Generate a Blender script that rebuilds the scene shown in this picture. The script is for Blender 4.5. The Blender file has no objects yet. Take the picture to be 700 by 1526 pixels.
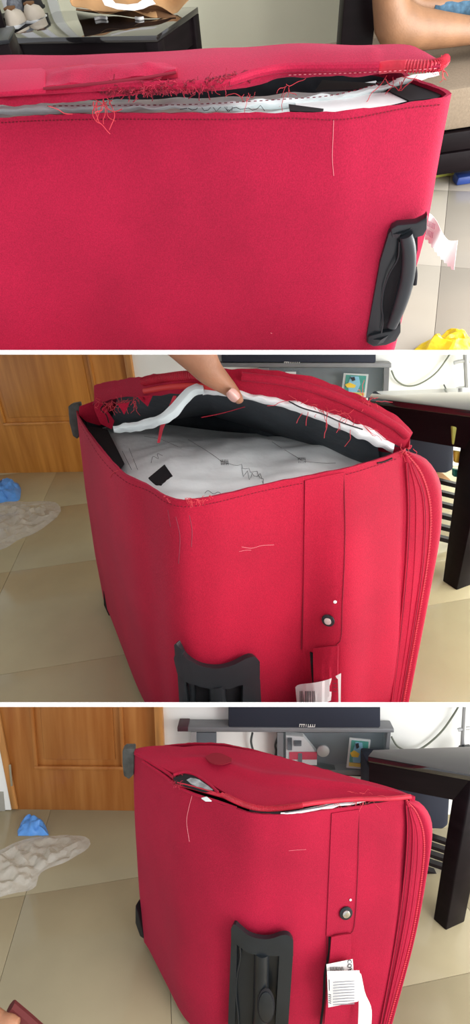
import bpy, bmesh, math, random
from mathutils import Vector, Matrix
from mathutils.bvhtree import BVHTree
from mathutils.geometry import tessellate_polygon
from mathutils import noise as mnoise
random.seed(7)
COL = bpy.context.scene.collection
SC = bpy.context.scene
# ---------------------------------------------------------------- camera, light, exposure
F, CX, CY = 700.0, 350.0, 763.0        # focal length in pixels of the 700x1526 frame

class Room:
    """One of the three stacked rooms: its own level floor, seen from the shared viewpoint at height h."""
    def __init__(s, V, h, v0, v1):
        s.h = h
        d = Vector((V[0]-CX, -(V[1]-CY), -F)).normalized()
        up = -d
        f = Vector((0, 0, -1)); y = (f - f.dot(up)*up).normalized(); x = y.cross(up)
        s.R = Matrix((x, y, up))                      # camera axes -> room axes
        s.c = Vector((0, 0, h))
        s.planes = []
        vm = (v0+v1)/2
        for vb, on in ((v0, v0 > 5), (v1, v1 < 1500)):
            if not on: continue
            n = s.ray(0, vb).cross(s.ray(700, vb)).normalized()
            if n.dot(s.ray(350, vm)) < 0: n = -n
            s.planes.append(n)
    def ray(s, u, v): return s.R @ Vector(((u-CX)/F, -(v-CY)/F, -1.0))
    def pz(s, u, v, z):
        r = s.ray(u, v); return s.c + r*((z-s.h)/r.z)
    def py(s, u, v, y):
        r = s.ray(u, v); return s.c + r*(y/r.y)
    def pl(s, u, v, p0, n):
        r = s.ray(u, v); return s.c + r*((p0-s.c).dot(n)/r.dot(n))

R1 = Room((415, 1200), 1.10, 0, 525)
R2 = Room((440, 2150), 1.07, 525, 1050)
R3 = Room((450, 6000), 1.71, 1050, 1526)
for r in (R1, R2, R3):
    m = (R2.R @ r.R.transposed())
    r.T = Matrix.Translation(R2.c) @ m.to_4x4() @ Matrix.Translation(-r.c)
CAMW = Matrix.Translation(R2.c) @ R2.R.to_4x4()      # camera placed in the world (middle room is level)
cam = bpy.data.cameras.new('camera'); cam.sensor_fit = 'HORIZONTAL'; cam.sensor_width = 36
cam.lens = 36*F/700; cam.clip_start = 0.02; cam.clip_end = 60
cob = bpy.data.objects.new('camera', cam); COL.objects.link(cob); cob.matrix_world = CAMW; SC.camera = cob
SC.view_settings.view_transform = 'Standard'; SC.view_settings.look = 'None'
SC.view_settings.gamma = 1; SC.view_settings.exposure = 0.38; SC.view_settings.use_curve_mapping = False
w = bpy.data.worlds.new('world'); SC.world = w; w.use_nodes = True
bg = w.node_tree.nodes['Background']; bg.inputs[0].default_value = (0.93, 0.96, 1.0, 1); bg.inputs[1].default_value = 0.66
def area(name, p, tgt, sx, sy, power, col):           # p, tgt in camera axes
    l = bpy.data.lights.new(name, 'AREA'); l.shape = 'RECTANGLE'; l.size = sx; l.size_y = sy; l.energy = power; l.color = col
    o = bpy.data.objects.new(name, l); COL.objects.link(o)
    p = CAMW @ Vector(p); t = CAMW @ Vector(tgt)
    q = (t-p).to_track_quat('-Z', 'Y'); o.matrix_world = Matrix.Translation(p) @ q.to_matrix().to_4x4()
    return o
area('window_light_right', (2.7, 0.0, 0.6), (0.0, 0.0, -1.7), 2.4, 4.2, 185, (1.0, 0.98, 0.97))
area('fill_light_far_right', (2.5, 0.0, -1.9), (-0.6, 0.0, -3.0), 1.6, 4.4, 190, (0.98, 1.0, 0.97))  # added fill lamp that brightens the back walls
area('fill_light_behind', (0.5, 0.6, 2.4), (0.1, 0.0, -1.5), 2.6, 3.0, 26, (1.0, 0.97, 0.94))  # added frontal fill from behind the camera

# ---------------------------------------------------------------- materials
MATS = {}
def mat(name, col, rough=0.6, metal=0.0, var=0.0, vscale=8, bump=0.0, bscale=200, coat=0.0, trans=0.0, alpha=1.0,
        spec=0.5, sheen=0.0, sss=0.0, stretch=(1, 1, 1), col2=None, weave=0.0, ior=1.45, bdist=0.002, grain=0.0):
    if name in MATS: return MATS[name]
    m = bpy.data.materials.new(name); m.use_nodes = True; nt = m.node_tree; N = nt.nodes; L = nt.links
    b = N['Principled BSDF']
    b.inputs['Base Color'].default_value = (*col, 1); b.inputs['Roughness'].default_value = rough
    b.inputs['Metallic'].default_value = metal; b.inputs['Specular IOR Level'].default_value = spec
    b.inputs['Coat Weight'].default_value = coat; b.inputs['Coat Roughness'].default_value = 0.08
    b.inputs['Transmission Weight'].default_value = trans; b.inputs['Alpha'].default_value = alpha
    b.inputs['Sheen Weight'].default_value = sheen; b.inputs['IOR'].default_value = ior
    if sheen: b.inputs['Sheen Tint'].default_value = (1.0, 0.35, 0.6, 1)
    b.inputs['Subsurface Weight'].default_value = sss; b.inputs['Subsurface Scale'].default_value = 0.01
    tc = N.new('ShaderNodeTexCoord'); mp = N.new('ShaderNodeMapping'); mp.inputs['Scale'].default_value = stretch
    L.new(tc.outputs['Object'], mp.inputs[0])
    if var > 0:
        n = N.new('ShaderNodeTexNoise'); n.inputs['Scale'].default_value = vscale; n.inputs['Detail'].default_value = 6
        L.new(mp.outputs[0], n.inputs['Vector'])
        r = N.new('ShaderNodeValToRGB'); r.color_ramp.elements[0].position = 0.3; r.color_ramp.elements[1].position = 0.7
        c2 = col2 or tuple(min(1, c*(1+var)) for c in col)
        r.color_ramp.elements[0].color = (*[c*(1-var) for c in col], 1); r.color_ramp.elements[1].color = (*c2, 1)
        L.new(n.outputs['Fac'], r.inputs[0]); L.new(r.outputs[0], b.inputs['Base Color'])
    if grain > 0:
        n3 = N.new('ShaderNodeTexNoise'); n3.inputs['Scale'].default_value = 420; n3.inputs['Detail'].default_value = 2
        L.new(tc.outputs['Object'], n3.inputs['Vector'])
        mr = N.new('ShaderNodeMapRange'); mr.inputs['From Min'].default_value = .3; mr.inputs['From Max'].default_value = .7
        mr.inputs['To Min'].default_value = 1-grain; mr.inputs['To Max'].default_value = 1+grain
        L.new(n3.outputs['Fac'], mr.inputs['Value'])
        mx = N.new('ShaderNodeVectorMath'); mx.operation = 'SCALE'
        L.new(r.outputs[0], mx.inputs[0]); L.new(mr.outputs[0], mx.inputs['Scale']); L.new(mx.outputs[0], b.inputs['Base Color'])
    if bump > 0:
        n2 = N.new('ShaderNodeTexNoise'); n2.inputs['Scale'].default_value = bscale; n2.inputs['Detail'].default_value = 3
        L.new(mp.outputs[0], n2.inputs['Vector'])
        bm_ = N.new('ShaderNodeBump'); bm_.inputs['Strength'].default_value = bump; bm_.inputs['Distance'].default_value = bdist
        L.new(n2.outputs['Fac'], bm_.inputs['Height'])
        last = bm_
        if weave > 0:
            for ax in ('X', 'Z'):
                wv = N.new('ShaderNodeTexWave'); wv.bands_direction = 'DIAGONAL' if ax == 'X' else 'Z'; wv.inputs['Scale'].default_value = 190
                L.new(tc.outputs['Object'], wv.inputs['Vector'])
                b2 = N.new('ShaderNodeBump'); b2.inputs['Strength'].default_value = weave; b2.inputs['Distance'].default_value = 0.0006
                L.new(wv.outputs['Fac'], b2.inputs['Height']); L.new(last.outputs[0], b2.inputs['Normal']); last = b2
        L.new(last.outputs[0], b.inputs['Normal'])
    MATS[name] = m; return m
RED = dict(rough=0.75, bump=0.8, bscale=650, sheen=0.10, var=0.14, vscale=4.5, spec=0.25, bdist=0.0009, grain=0.16)
fab1 = mat('red_fabric', (0.375, 0.007, 0.040), **RED)
fab2 = mat('red_fabric_warm', (0.40, 0.006, 0.031), **RED)
fab3 = mat('red_fabric_deep', (0.345, 0.0045, 0.029), **RED)
redtrim = mat('red_piping', (0.48, 0.012, 0.035), rough=0.45, var=0.15, vscale=40, bump=0.3, bscale=300)
redthread = mat('red_thread', (0.62, 0.05, 0.07), rough=0.8)
darkthread = mat('dark_red_stitch', (0.17, 0.006, 0.02), rough=0.9)
lining = mat('grey_lining', (0.78, 0.87, 0.87), rough=0.38, var=0.12, vscale=9, bump=0.5, bscale=14, bdist=0.01)
white_l = mat('white_lining', (0.86, 0.90, 0.90), rough=0.4, var=0.06, vscale=14, bump=0.4, bscale=25, bdist=0.006)
slate = mat('dark_slate_liner', (0.045, 0.055, 0.065), rough=0.6, var=0.3, vscale=10, bump=0.4, bscale=20, bdist=0.01)
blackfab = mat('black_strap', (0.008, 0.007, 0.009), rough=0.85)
plastic = mat('black_plastic', (0.011, 0.014, 0.017), rough=0.32, bump=0.25, bscale=700, var=0.2, vscale=15, bdist=0.0005)
guard = mat('worn_grey_plastic', (0.055, 0.058, 0.052), rough=0.5, var=0.35, vscale=40, bump=0.3, bscale=150)
ink = mat('black_ink', (0.02, 0.02, 0.025), rough=0.6)
inkp = mat('pink_ink', (0.35, 0.12, 0.17), rough=0.6)
paper = mat('white_tag_paper', (0.80, 0.79, 0.77), rough=0.5, bump=0.2, bscale=40)
chrome = mat('chrome', (0.75, 0.74, 0.70), rough=0.22, metal=1.0)
scuff = mat('scuff_mark', (0.75, 0.25, 0.28), rough=0.8)
dust = mat('grey_scuff', (0.24, 0.035, 0.06), rough=0.9)
skinleg = mat('tanned_skin', (0.25, 0.125, 0.062), rough=0.5, var=0.14, vscale=18, bump=0.35, bscale=180)
skin = mat('skin', (0.40, 0.19, 0.105), rough=0.5, var=0.14, vscale=18, bump=0.35, bscale=180, sss=0.15)
nailm = mat('fingernail', (0.72, 0.42, 0.36), rough=0.25, coat=0.4)
jean = mat('blue_cloth', (0.05, 0.11, 0.17), rough=0.9, var=0.4, vscale=60)
wood = mat('orange_brown_wood', (0.52, 0.185, 0.026), rough=0.34, var=0.2, vscale=5, stretch=(5, 5, 0.35), bump=0.1, bscale=30, col2=(0.62, 0.26, 0.05))
woodf = mat('door_frame_wood', (0.48, 0.22, 0.065), rough=0.4, var=0.25, vscale=5, stretch=(9, 9, 0.7))
wood3 = mat('brown_door_wood', (0.40, 0.125, 0.022), rough=0.34, var=0.2, vscale=5, stretch=(5, 5, 0.35), bump=0.1, bscale=30, col2=(0.46, 0.19, 0.05))
darkw = mat('black_brown_lacquer', (0.006, 0.0035, 0.0045), rough=0.4, spec=0.14, var=0.3, vscale=6, stretch=(1, 1, 8))
gloss = mat('glossy_black_top', (0.010, 0.009, 0.010), rough=0.06, coat=1.0, spec=0.8)
walla = mat('cream_wall', (0.66, 0.65, 0.50), rough=0.85, var=0.04, vscale=2, bump=0.15, bscale=80)
wallb = mat('white_wall', (0.84, 0.85, 0.82), rough=0.85, var=0.02, vscale=2, bump=0.1, bscale=80)
tile1 = mat('pale_floor_tile', (0.345, 0.31, 0.26), rough=0.16, var=0.05, vscale=3, spec=0.5)
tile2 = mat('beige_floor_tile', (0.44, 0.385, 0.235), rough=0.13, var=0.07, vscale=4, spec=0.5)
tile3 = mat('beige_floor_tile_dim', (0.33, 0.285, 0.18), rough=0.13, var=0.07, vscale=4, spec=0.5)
grout = mat('grout', (0.27, 0.235, 0.17), rough=0.9)
white = mat('white_board', (0.93, 0.93, 0.93), rough=0.7)
beige = mat('beige_upholstery', (0.215, 0.165, 0.115), rough=0.95, var=0.10, vscale=120, bump=0.5, bscale=260)
brownp = mat('brown_paper', (0.46, 0.26, 0.115), rough=0.8, var=0.12, vscale=12, bump=0.3, bscale=30)
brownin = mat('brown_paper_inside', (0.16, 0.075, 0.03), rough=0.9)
yellow = mat('yellow_plastic', (0.90, 0.62, 0.02), rough=0.3, bump=0.6, bscale=35, var=0.2, vscale=20, bdist=0.01)
bluep = mat('blue_plastic_bag', (0.10, 0.30, 0.72), rough=0.35, bump=0.5, bscale=40, var=0.2, vscale=20)
clearp = mat('clear_plastic', (0.86, 0.83, 0.77), rough=0.2, alpha=0.40, bump=0.8, bscale=45, bdist=0.01, var=0.08, vscale=30)
greym = mat('grey_shelf', (0.17, 0.175, 0.185), rough=0.4, var=0.08, vscale=8)
greyin = mat('grey_panel', (0.13, 0.15, 0.17), rough=0.5)
navy = mat('speaker_cloth', (0.018, 0.022, 0.038), rough=0.8, bump=0.3, bscale=900)
glass = mat('smoked_glass', (0.35, 0.45, 0.48), rough=0.03, alpha=0.08, spec=0.8)
silver = mat('silver_plastic', (0.42, 0.43, 0.44), rough=0.35, metal=0.4)
teal = mat('teal_print', (0.02, 0.28, 0.22), rough=0.4)
skyb = mat('light_blue_print', (0.20, 0.45, 0.62), rough=0.4)
yel2 = mat('yellow_print', (0.70, 0.50, 0.06), rough=0.4)
greyw = mat('pale_grey_plastic', (0.62, 0.63, 0.64), rough=0.4)
shoeb = mat('beige_shoe', (0.50, 0.44, 0.36), rough=0.8, var=0.1)
shoeg = mat('grey_shoe_cloth', (0.15, 0.16, 0.18), rough=0.9, var=0.4, vscale=80)
maroon = mat('maroon_cloth', (0.10, 0.012, 0.012), rough=0.8)
limeg = mat('lime_plastic', (0.40, 0.42, 0.08), rough=0.5)
bluei = mat('blue_plastic', (0.02, 0.05, 0.22), rough=0.4)
stone = mat('grey_skirting', (0.35, 0.34, 0.30), rough=0.4, var=0.1, vscale=10)
cablem = mat('dark_cable', (0.05, 0.06, 0.06), rough=0.5)
cableg = mat('grey_green_cable', (0.16, 0.18, 0.14), rough=0.5)

# ---------------------------------------------------------------- mesh helpers (all vertices in room coordinates)
def link(o): COL.objects.link(o); return o
def thing(name, label, cat, room, base, group=None):
    o = bpy.data.objects.new(name, None); link(o); o.empty_display_size = 0.05
    o.matrix_world = room.T @ Matrix.Translation(base)
    o['label'] = label; o['category'] = cat
    if group: o['group'] = group
    return (o, Vector(base))
def sub(par, ob): return (ob, par[1])
def emit(name, V, Fc, m, room, par=None, label=None, cat=None, group=None, kind=None, solid=0, bevel=0, clip=True, base=None, sharp=40, subd=0):
    bm = bmesh.new(); vs = [bm.verts.new(v) for v in V]
    for f in Fc:
        try: bm.faces.new([vs[i] for i in f])
        except ValueError: pass
    if solid:
        bmesh.ops.recalc_face_normals(bm, faces=bm.faces)
        bm.normal_update(); old = bm.verts[:]; fs = bm.faces[:]
        bd = [(e.verts[0], e.verts[1]) for e in bm.edges if len(e.link_faces) == 1]
        new = {v: bm.verts.new(v.co-v.normal*solid) for v in old}
        for f in fs: bm.faces.new([new[v] for v in reversed(f.verts)])
        for a, b in bd: bm.faces.new((a, b, new[b], new[a]))
    if bevel:
        bmesh.ops.recalc_face_normals(bm, faces=bm.faces)
        es = [e for e in bm.edges if len(e.link_faces) == 2 and e.calc_face_angle(0) > 0.6]
        bmesh.ops.bevel(bm, geom=es, offset=bevel, segments=2, affect='EDGES', profile=0.5)
    if subd: bmesh.ops.subdivide_edges(bm, edges=bm.edges[:], cuts=subd, use_grid_fill=True)
    bmesh.ops.remove_doubles(bm, verts=bm.verts[:], dist=1e-6)
    if clip and room:
        for n in room.planes:
            if any((v.co-room.c).dot(n) < 0 for v in bm.verts):
                bmesh.ops.bisect_plane(bm, geom=bm.verts[:]+bm.edges[:]+bm.faces[:], plane_co=room.c, plane_no=n, clear_inner=True)
    if not bm.verts: bm.free(); return None
    bmesh.ops.recalc_face_normals(bm, faces=bm.faces)
    for e in bm.edges:
        e.smooth = not (len(e.link_faces) == 2 and e.calc_face_angle(0) > math.radians(sharp))
    for f in bm.faces: f.smooth = True
    if par: b = par[1]
    elif base is not None: b = Vector(base)
    else:
        xs = [v.co for v in bm.verts]
        b = Vector((sum(c.x for c in xs)/len(xs), sum(c.y for c in xs)/len(xs), min(c.z for c in xs)))
    for v in bm.verts: v.co -= b
    me = bpy.data.meshes.new(name); bm.to_mesh(me); bm.free(); me.materials.append(m)
    o = link(bpy.data.objects.new(name, me))
    if par: o.parent = par[0]
    else: o.matrix_world = (room.T if room else Matrix()) @ Matrix.Translation(b)
    for k, v in (('label', label), ('category', cat), ('group', group), ('kind', kind)):
        if v: o[k] = v
    return o
def cr(P, n, closed=False):
    """Catmull-Rom resampling of a list of Vectors to n points (uniform in arc length)."""
    P = [Vector(p) for p in P]; D = []
    K = len(P); segs = K if closed else K-1
    for i in range(segs):
        p0 = P[(i-1) % K] if closed or i > 0 else P[0]*2-P[1]
        p1 = P[i]; p2 = P[(i+1) % K]
        p3 = P[(i+2) % K] if closed or i+2 < K else P[-1]*2-P[-2]
        for j in range(12):
            t = j/12
            D.append(0.5*((2*p1)+(p2-p0)*t+(2*p0-5*p1+4*p2-p3)*t*t+(3*p1-p0-3*p2+p3)*t**3))
    if not closed: D.append(P[-1])
    return D if n is None else resamp(D, n, closed)
def resamp(D, n, closed=False):
    if closed: D = D+[D[0]]
    L = [0]
    for a, b in zip(D, D[1:]): L.append(L[-1]+(b-a).length)
    out = []; k = 0
    for i in range(n):
        s = L[-1]*i/(n if closed else n-1)
        while k < len(L)-2 and L[k+1] < s: k += 1
        t = (s-L[k])/max(1e-9, L[k+1]-L[k]); out.append(D[k].lerp(D[k+1], min(1, t)))
    return out
def gridmesh(rows, closed=False):
    n = len(rows[0]); V = [p for r in rows for p in r]; Fc = []
    for i in range(len(rows)-1):
        for j in range(n if closed else n-1):
            a = i*n+j; b = i*n+(j+1) % n
            Fc.append((a, b, b+n, a+n))
    return V, Fc
def tubemesh(P, r, sides=8, flat=1.0, caps=True, updir=Vector((0, 0, 1))):
    rows = []; n = len(P)
    run = P[-1]-P[0]
    if run.length > 1e-6 and abs(run.normalized().z) > .8: updir = Vector((0, 1, 0))
    for i, p in enumerate(P):
        t = (P[min(n-1, i+1)]-P[max(0, i-1)])
        t = t.normalized() if t.length > 0 else Vector((0, 1, 0))
        a = t.cross(updir); a = a.normalized() if a.length > 1e-4 else Vector((1, 0, 0)); b = a.cross(t)
        rr = r(i/(n-1)) if callable(r) else r
        rows.append([p+a*math.cos(k*2*math.pi/sides)*rr*flat+b*math.sin(k*2*math.pi/sides)*rr for k in range(sides)])
    V, Fc = gridmesh(rows, True)
    if caps: Fc += [tuple(range(sides)), tuple(range((n-1)*sides, n*sides))]
    return V, Fc
def tube(name, P, r, m, room, par=None, n=None, **k):
    sides = k.pop('sides', 8); flat = k.pop('flat', 1.0); updir = k.pop('updir', Vector((0, 0, 1)))
    if n: P = cr(P, n)
    V, Fc = tubemesh(P, r, sides, flat, True, updir)
    return emit(name, V, Fc, m, room, par, **k)
def tubes(name, Ps, r, m, room, par=None, **k):
    V = []; Fc = []
    for P in Ps:
        v, f = tubemesh(P, r, k.get('sides', 5)); o = len(V); V += v; Fc += [tuple(i+o for i in q) for q in f]
    k.pop('sides', None)
    return emit(name, V, Fc, m, room, par, **k)
def prism(name, pts, ext, m, room, par=None, **k):
    """closed polygon (3D points) extruded by the vector ext"""
    n = len(pts); V = list(pts)+[p+ext for p in pts]
    Fc = [tuple(range(n)), tuple(range(2*n-1, n-1, -1))]+[(i, (i+1) % n, n+(i+1) % n, n+i) for i in range(n)]
    return emit(name, V, Fc, m, room, par, **k)
def boxv(p, ex, ey, ez):
    V = [p, p+ex, p+ex+ey, p+ey]; V += [v+ez for v in V]
    return V, [(0, 1, 2, 3), (7, 6, 5, 4), (0, 1, 5, 4), (1, 2, 6, 5), (2, 3, 7, 6), (3, 0, 4, 7)]
def box(name, p, ex, ey, ez, m, room, par=None, **k):
    V, Fc = boxv(Vector(p), Vector(ex), Vector(ey), Vector(ez))
    return emit(name, V, Fc, m, room, par, **k)
def aabox(name, x0, x1, y0, y1, z0, z1, m, room, par=None, **k):
    return box(name, (x0, y0, z0), (x1-x0, 0, 0), (0, y1-y0, 0), (0, 0, z1-z0), m, room, par, **k)
def nz(p, s=8.0, o=0.0): return mnoise.noise(Vector((p.x*s+o, p.y*s, p.z*s)))
def lerp_list(A, n):
    """sample list of (u,v) polyline smoothly"""
    return [(p.x, p.y) for p in cr([Vector((a[0], a[1], 0)) for a in A], n)]
def text(name, s, M, size, m, par, depth=0.0004):
    c = bpy.data.curves.new(name, 'FONT'); c.body = s; c.size = size; c.extrude = depth; c.align_x = 'CENTER'; c.align_y = 'CENTER'
    t = bpy.data.objects.new(name+'_tmp', c); COL.objects.link(t)
    dg = bpy.context.evaluated_depsgraph_get(); me = bpy.data.meshes.new_from_object(t.evaluated_get(dg))
    COL.objects.unlink(t); bpy.data.objects.remove(t)
    me.name = name; me.transform(M); me.transform(Matrix.Translation(-par[1])); me.materials.clear(); me.materials.append(m)
    o = link(bpy.data.objects.new(name, me)); o.parent = par[0]; return o

# ---------------------------------------------------------------- added white boards standing for the gaps between the pictures
def camp(x, y, z): return CAMW @ Vector((x, y, z))
for i, vb in enumerate((525, 1050)):
    k = -(vb-CY)/F; n = Vector((0, 1, k)).normalized(); th = 0.5*6.2/700*0.5*1.0
    d0, d1 = 0.5, 4.3
    def P(x, d, s): return Vector((x, k*d, -d)) + n*th*s
    V = [P(-2.3, d0, -1), P(2.3, d0, -1), P(2.3, d0, 1), P(-2.3, d0, 1), P(-2.3, d1, -1), P(2.3, d1, -1), P(2.3, d1, 1), P(-2.3, d1, 1)]
    V = [CAMW @ v for v in V]
    emit('trim_%d' % (i+1), V, [(0, 1, 2, 3), (4, 5, 6, 7), (0, 1, 5, 4), (1, 2, 6, 5), (2, 3, 7, 6), (3, 0, 4, 7)], white, None, kind='structure')

# ---------------------------------------------------------------- room shells
def floor_tiles(name, room, tilem, origin, rot, size, x0, x1, y0, y1, ff):
    """sub floor (structure) with a tile laid in every cell of a rotated lattice"""
    b = Vector((0, 1.5, 0))
    fl = aabox(name, x0, x1, y0, y1, -0.06, -0.012, grout, room, kind='structure', base=(0, 1.5, 0))
    c, s = math.cos(rot), math.sin(rot); g = 0.0007
    for i in range(-9, 10):
        for j in range(-9, 10):
            px = origin[0]+(i+.5)*size*c-(j+.5)*size*s; py = origin[1]+(i+.5)*size*s+(j+.5)*size*c
            if not (x0-.1 < px < x1+.1 and y0-.1 < py < y1+.1): continue
            u = Vector((c, s, 0)); v = Vector((-s, c, 0)); h = size/2-g
            p = Vector((px, py, -0.012))-u*h-v*h
            emit('tile', *boxv(p, u*2*h, v*2*h, Vector((0, 0, 0.012))), tilem, room, par=(fl, b), bevel=0.0006)
    return fl

def wall_slab(name, room, a, b, z1, m, th=0.08, z0=0.0, **k):
    """wall running along floor points a->b, behind that line"""
    a = Vector(a); b = Vector(b); d = (b-a); n = Vector((-d.y, d.x, 0)).normalized()
    if n.y < 0: n = -n
    return box(name, a+Vector((0, 0, z0)), d, n*th, Vector((0, 0, z1-z0)), m, room, kind='structure', **k)

# ================================================================ ROOM 1 (top)
floor_tiles('floor', R1, tile1, (0.93, 1.67), -0.4, 0.6, -1.6, 2.6, 0.7, 3.75, 0)
wall_slab('wall_back', R1, (-2.2, 3.75, 0), (2.8, 3.75, 0), 1.6, walla)
# strip of door casing seen at the left of the back wall
aabox('trim_3', *[R1.py(86, 5, 3.70).x-.05, R1.py(86, 5, 3.70).x, 3.70, 3.75, 0, 1.5], mat('pale_casing', (0.55, 0.56, 0.52), 0.6), R1, kind='structure')

# glossy black side table
zt = 0.52
ta = R1.pz(8, 57, zt); tb = R1.pz(233, 53, zt); tc_ = R1.pz(295, 10, zt)
td = ta+(tc_-tb)
tbl = thing('side_table', 'glossy black low side table with the brown paper bag on top', 'table', R1, ((ta.x+tc_.x)/2, (ta.y+tc_.y)/2, 0))
prism('tabletop', [ta, tb, tc_, td], Vector((0, 0, -0.02)), gloss, R1, tbl, bevel=0.002)
ux = (tb-ta).normalized(); uy = (td-ta).normalized()
def on_tbl(a, b, z=0): return ta+ux*a+uy*b+Vector((0, 0, z))
W_, D_ = (tb-ta).length, (td-ta).length
for nm, p, ex, ey in (('apron', on_tbl(.012, .012, -.11), ux*(W_-.024), uy*.02), ('apron', on_tbl(.012, D_-.03, -.11), ux*(W_-.024), uy*.02),
                      ('apron', on_tbl(.012, .032, -.11), ux*.02, uy*(D_-.062)), ('apron', on_tbl(W_-.032, .032, -.11), ux*.02, uy*(D_-.062))):
    box(nm, p, ex, ey, Vector((0, 0, .089)), darkw, R1, tbl)
for a, b in ((.0, .0), (W_-.055, 0), (0, D_-.055), (W_-.055, D_-.055)):
    p = on_tbl(a, b); box('leg', Vector((p.x, p.y, 0)), ux*.055, uy*.055, Vector((0, 0, zt-.021)), darkw, R1, tbl, bevel=.002)
# brown paper bag lying on the table
def pd1(u, v, y): return R1.py(u, v, y)
yb = 3.02
bagb = R1.pz(190, 27, zt)
bag = thing('paper_bag', 'crumpled brown paper bag with white print lying on the glossy black side table', 'bag', R1, bagb)
low = [(104, 2), (113, 14), (150, 17), (190, 19), (215, 21), (240, 24), (262, 24), (272, 12), (283, -3)]
rows = []
for k in range(7):
    t = k/6
    rows.append([pd1(u, v-t*46+4*math.sin(u*.09+k), yb-.02+.10*math.sin(t*2.0)+.02*math.sin(u*.13)) for u, v in lerp_list(low, 26)])
emit('bag_body', *gridmesh(rows), brownp, R1, bag, solid=.002)
low2 = [(113, 15), (140, 19), (175, 22), (210, 27), (240, 27), (262, 26)]
up2 = [(113, 14), (140, 16), (175, 17), (205, 12), (225, 7), (240, 10), (262, 24)]
a = [R1.pz(u, v, zt+.002) for u, v in lerp_list(low2, 20)]; b = [pd1(u, v, yb-.04) for u, v in lerp_list(up2, 20)]
emit('bag_mouth', *gridmesh([a, [p.lerp(q, .5)+Vector((0, .03, 0)) for p, q in zip(a, b)], b]), brownin, R1, bag, solid=.0015)
wp = [(151, -2), (156, 8), (175, 14), (200, 16), (214, 13), (222, 9), (232, 6), (226, -2), (212, 0), (205, 5), (190, 7), (172, 5), (166, -2)]
prism('white_print', [pd1(u, v, yb-.06) for u, v in wp], Vector((0, .004, 0)), paper, R1, bag, label='white printed patch on the brown paper')
for pts, lb in (([(141, 24), (150, 22), (159, 23)], 'small white curled plastic piece on the glossy black side table, left end of the bag'),
                ([(202, 23), (208, 24), (214, 23)], 'tiny white crumpled scrap on the glossy black side table under the bag mouth')):
    tube('plastic_scrap', [R1.pz(u, v+4, zt+.006) for u, v in pts], .006, paper, R1, n=9, label=lb, cat='scrap')
# shoes and rack at the left
rack = thing('shoe_rack', 'dark metal shoe rack at the left edge behind the black side table', 'rack', R1, R1.py(10, 60, 3.25)*1)
y0 = 3.32
def rp(u, v, y=y0): return R1.py(u, v, y)
zr = rp(20, 44).z
aabox('shelf', -1.15, rp(66, 40).x, y0, y0+.22, zr-.02, zr, darkw, R1, rack)
for u in (3, ):
    p = rp(u, 40); aabox('post', p.x-.016, p.x+.016, y0-.01, y0+.02, 0, zr+.35, darkw, R1, rack)
p = rp(62, 40); aabox('post', p.x-.012, p.x+.012, y0+.19, y0+.22, 0, zr, darkw, R1, rack)
p = rp(-20, 40); aabox('post', p.x-.012, p.x+.012, y0+.19, y0+.22, 0, zr+.35, darkw, R1, rack)
zr2 = rp(20, 24, y0+.12).z
def shoe(cx, cy, z, L, m, label, rz=0.3, soles=greyw, cat='shoe', group=None):
    L *= .85; t = thing('shoe', label, cat, R1, (cx, cy, z), group)
    d = Vector((math.cos(rz), math.sin(rz), 0)); s = Vector((-d.y, d.x, 0)); c = Vector((cx, cy, z))
    def prof(tt): return .030+.016*math.sin(tt*math.pi)+(.006 if tt > .6 else 0)
    rows = []
    for i in range(11):
        tt = i/10; x = (tt-.5)*L; wv = (.036+.010*math.sin(tt*math.pi*.9))*math.sqrt(max(.02, 1-abs(2*tt-1)**4)); hgt = (.065-.032*tt)
        rows.append([c+d*x+s*wv*math.cos(a_)+Vector((0, 0, .012+hgt*max(0, math.sin(a_))*math.sqrt(max(.02, 1-abs(2*tt-1)**6)))) for a_ in [math.pi*2*q/12 for q in range(12)]])
    V, Fc = gridmesh(rows, True); Fc += [tuple(range(12)), tuple(range(120, 132))]
    emit('upper', V, Fc, m, R1, t)
    emit('sole', *boxv(c-d*L*.5-s*.036, d*L, s*.072, Vector((0, 0, .012))), soles, R1, t, bevel=.004)
    emit('shoe_opening', *boxv(c-d*L*.36-s*.022+Vector((0, 0, .060)), d*L*.34, s*.044, Vector((0, 0, .010))), brownin, R1, t, bevel=.004)
p = rp(26, 40, 3.36); shoe(p.x, p.y+.02, zr, .15, shoeb, 'left one of the two small beige shoes on the rack shelf', 1.25)
p = rp(56, 40, 3.40); shoe(p.x, p.y+.02, zr, .13, shoeb, 'right one of the two small beige shoes on the rack shelf', 1.2)
bs = rp(20, 30, y0+.2)
aabox('top_shelf', -1.15, rp(52, 26, y0+.17).x, y0+.12, y0+.22, zr2-.012, zr2-.002, darkw, R1, rack)
p = rp(30, 22, y0+.17); shoe(p.x, y0+.17, zr2, .15, shoeg, 'mottled grey cloth shoe on the top of the shoe rack', 1.3)
p = rp(54, 28, y0+.14)
shoe(p.x, y0+.16, zr2, .13, blackfab, 'flat black slipper beside the mottled grey cloth shoe', 1.2, blackfab)
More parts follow.
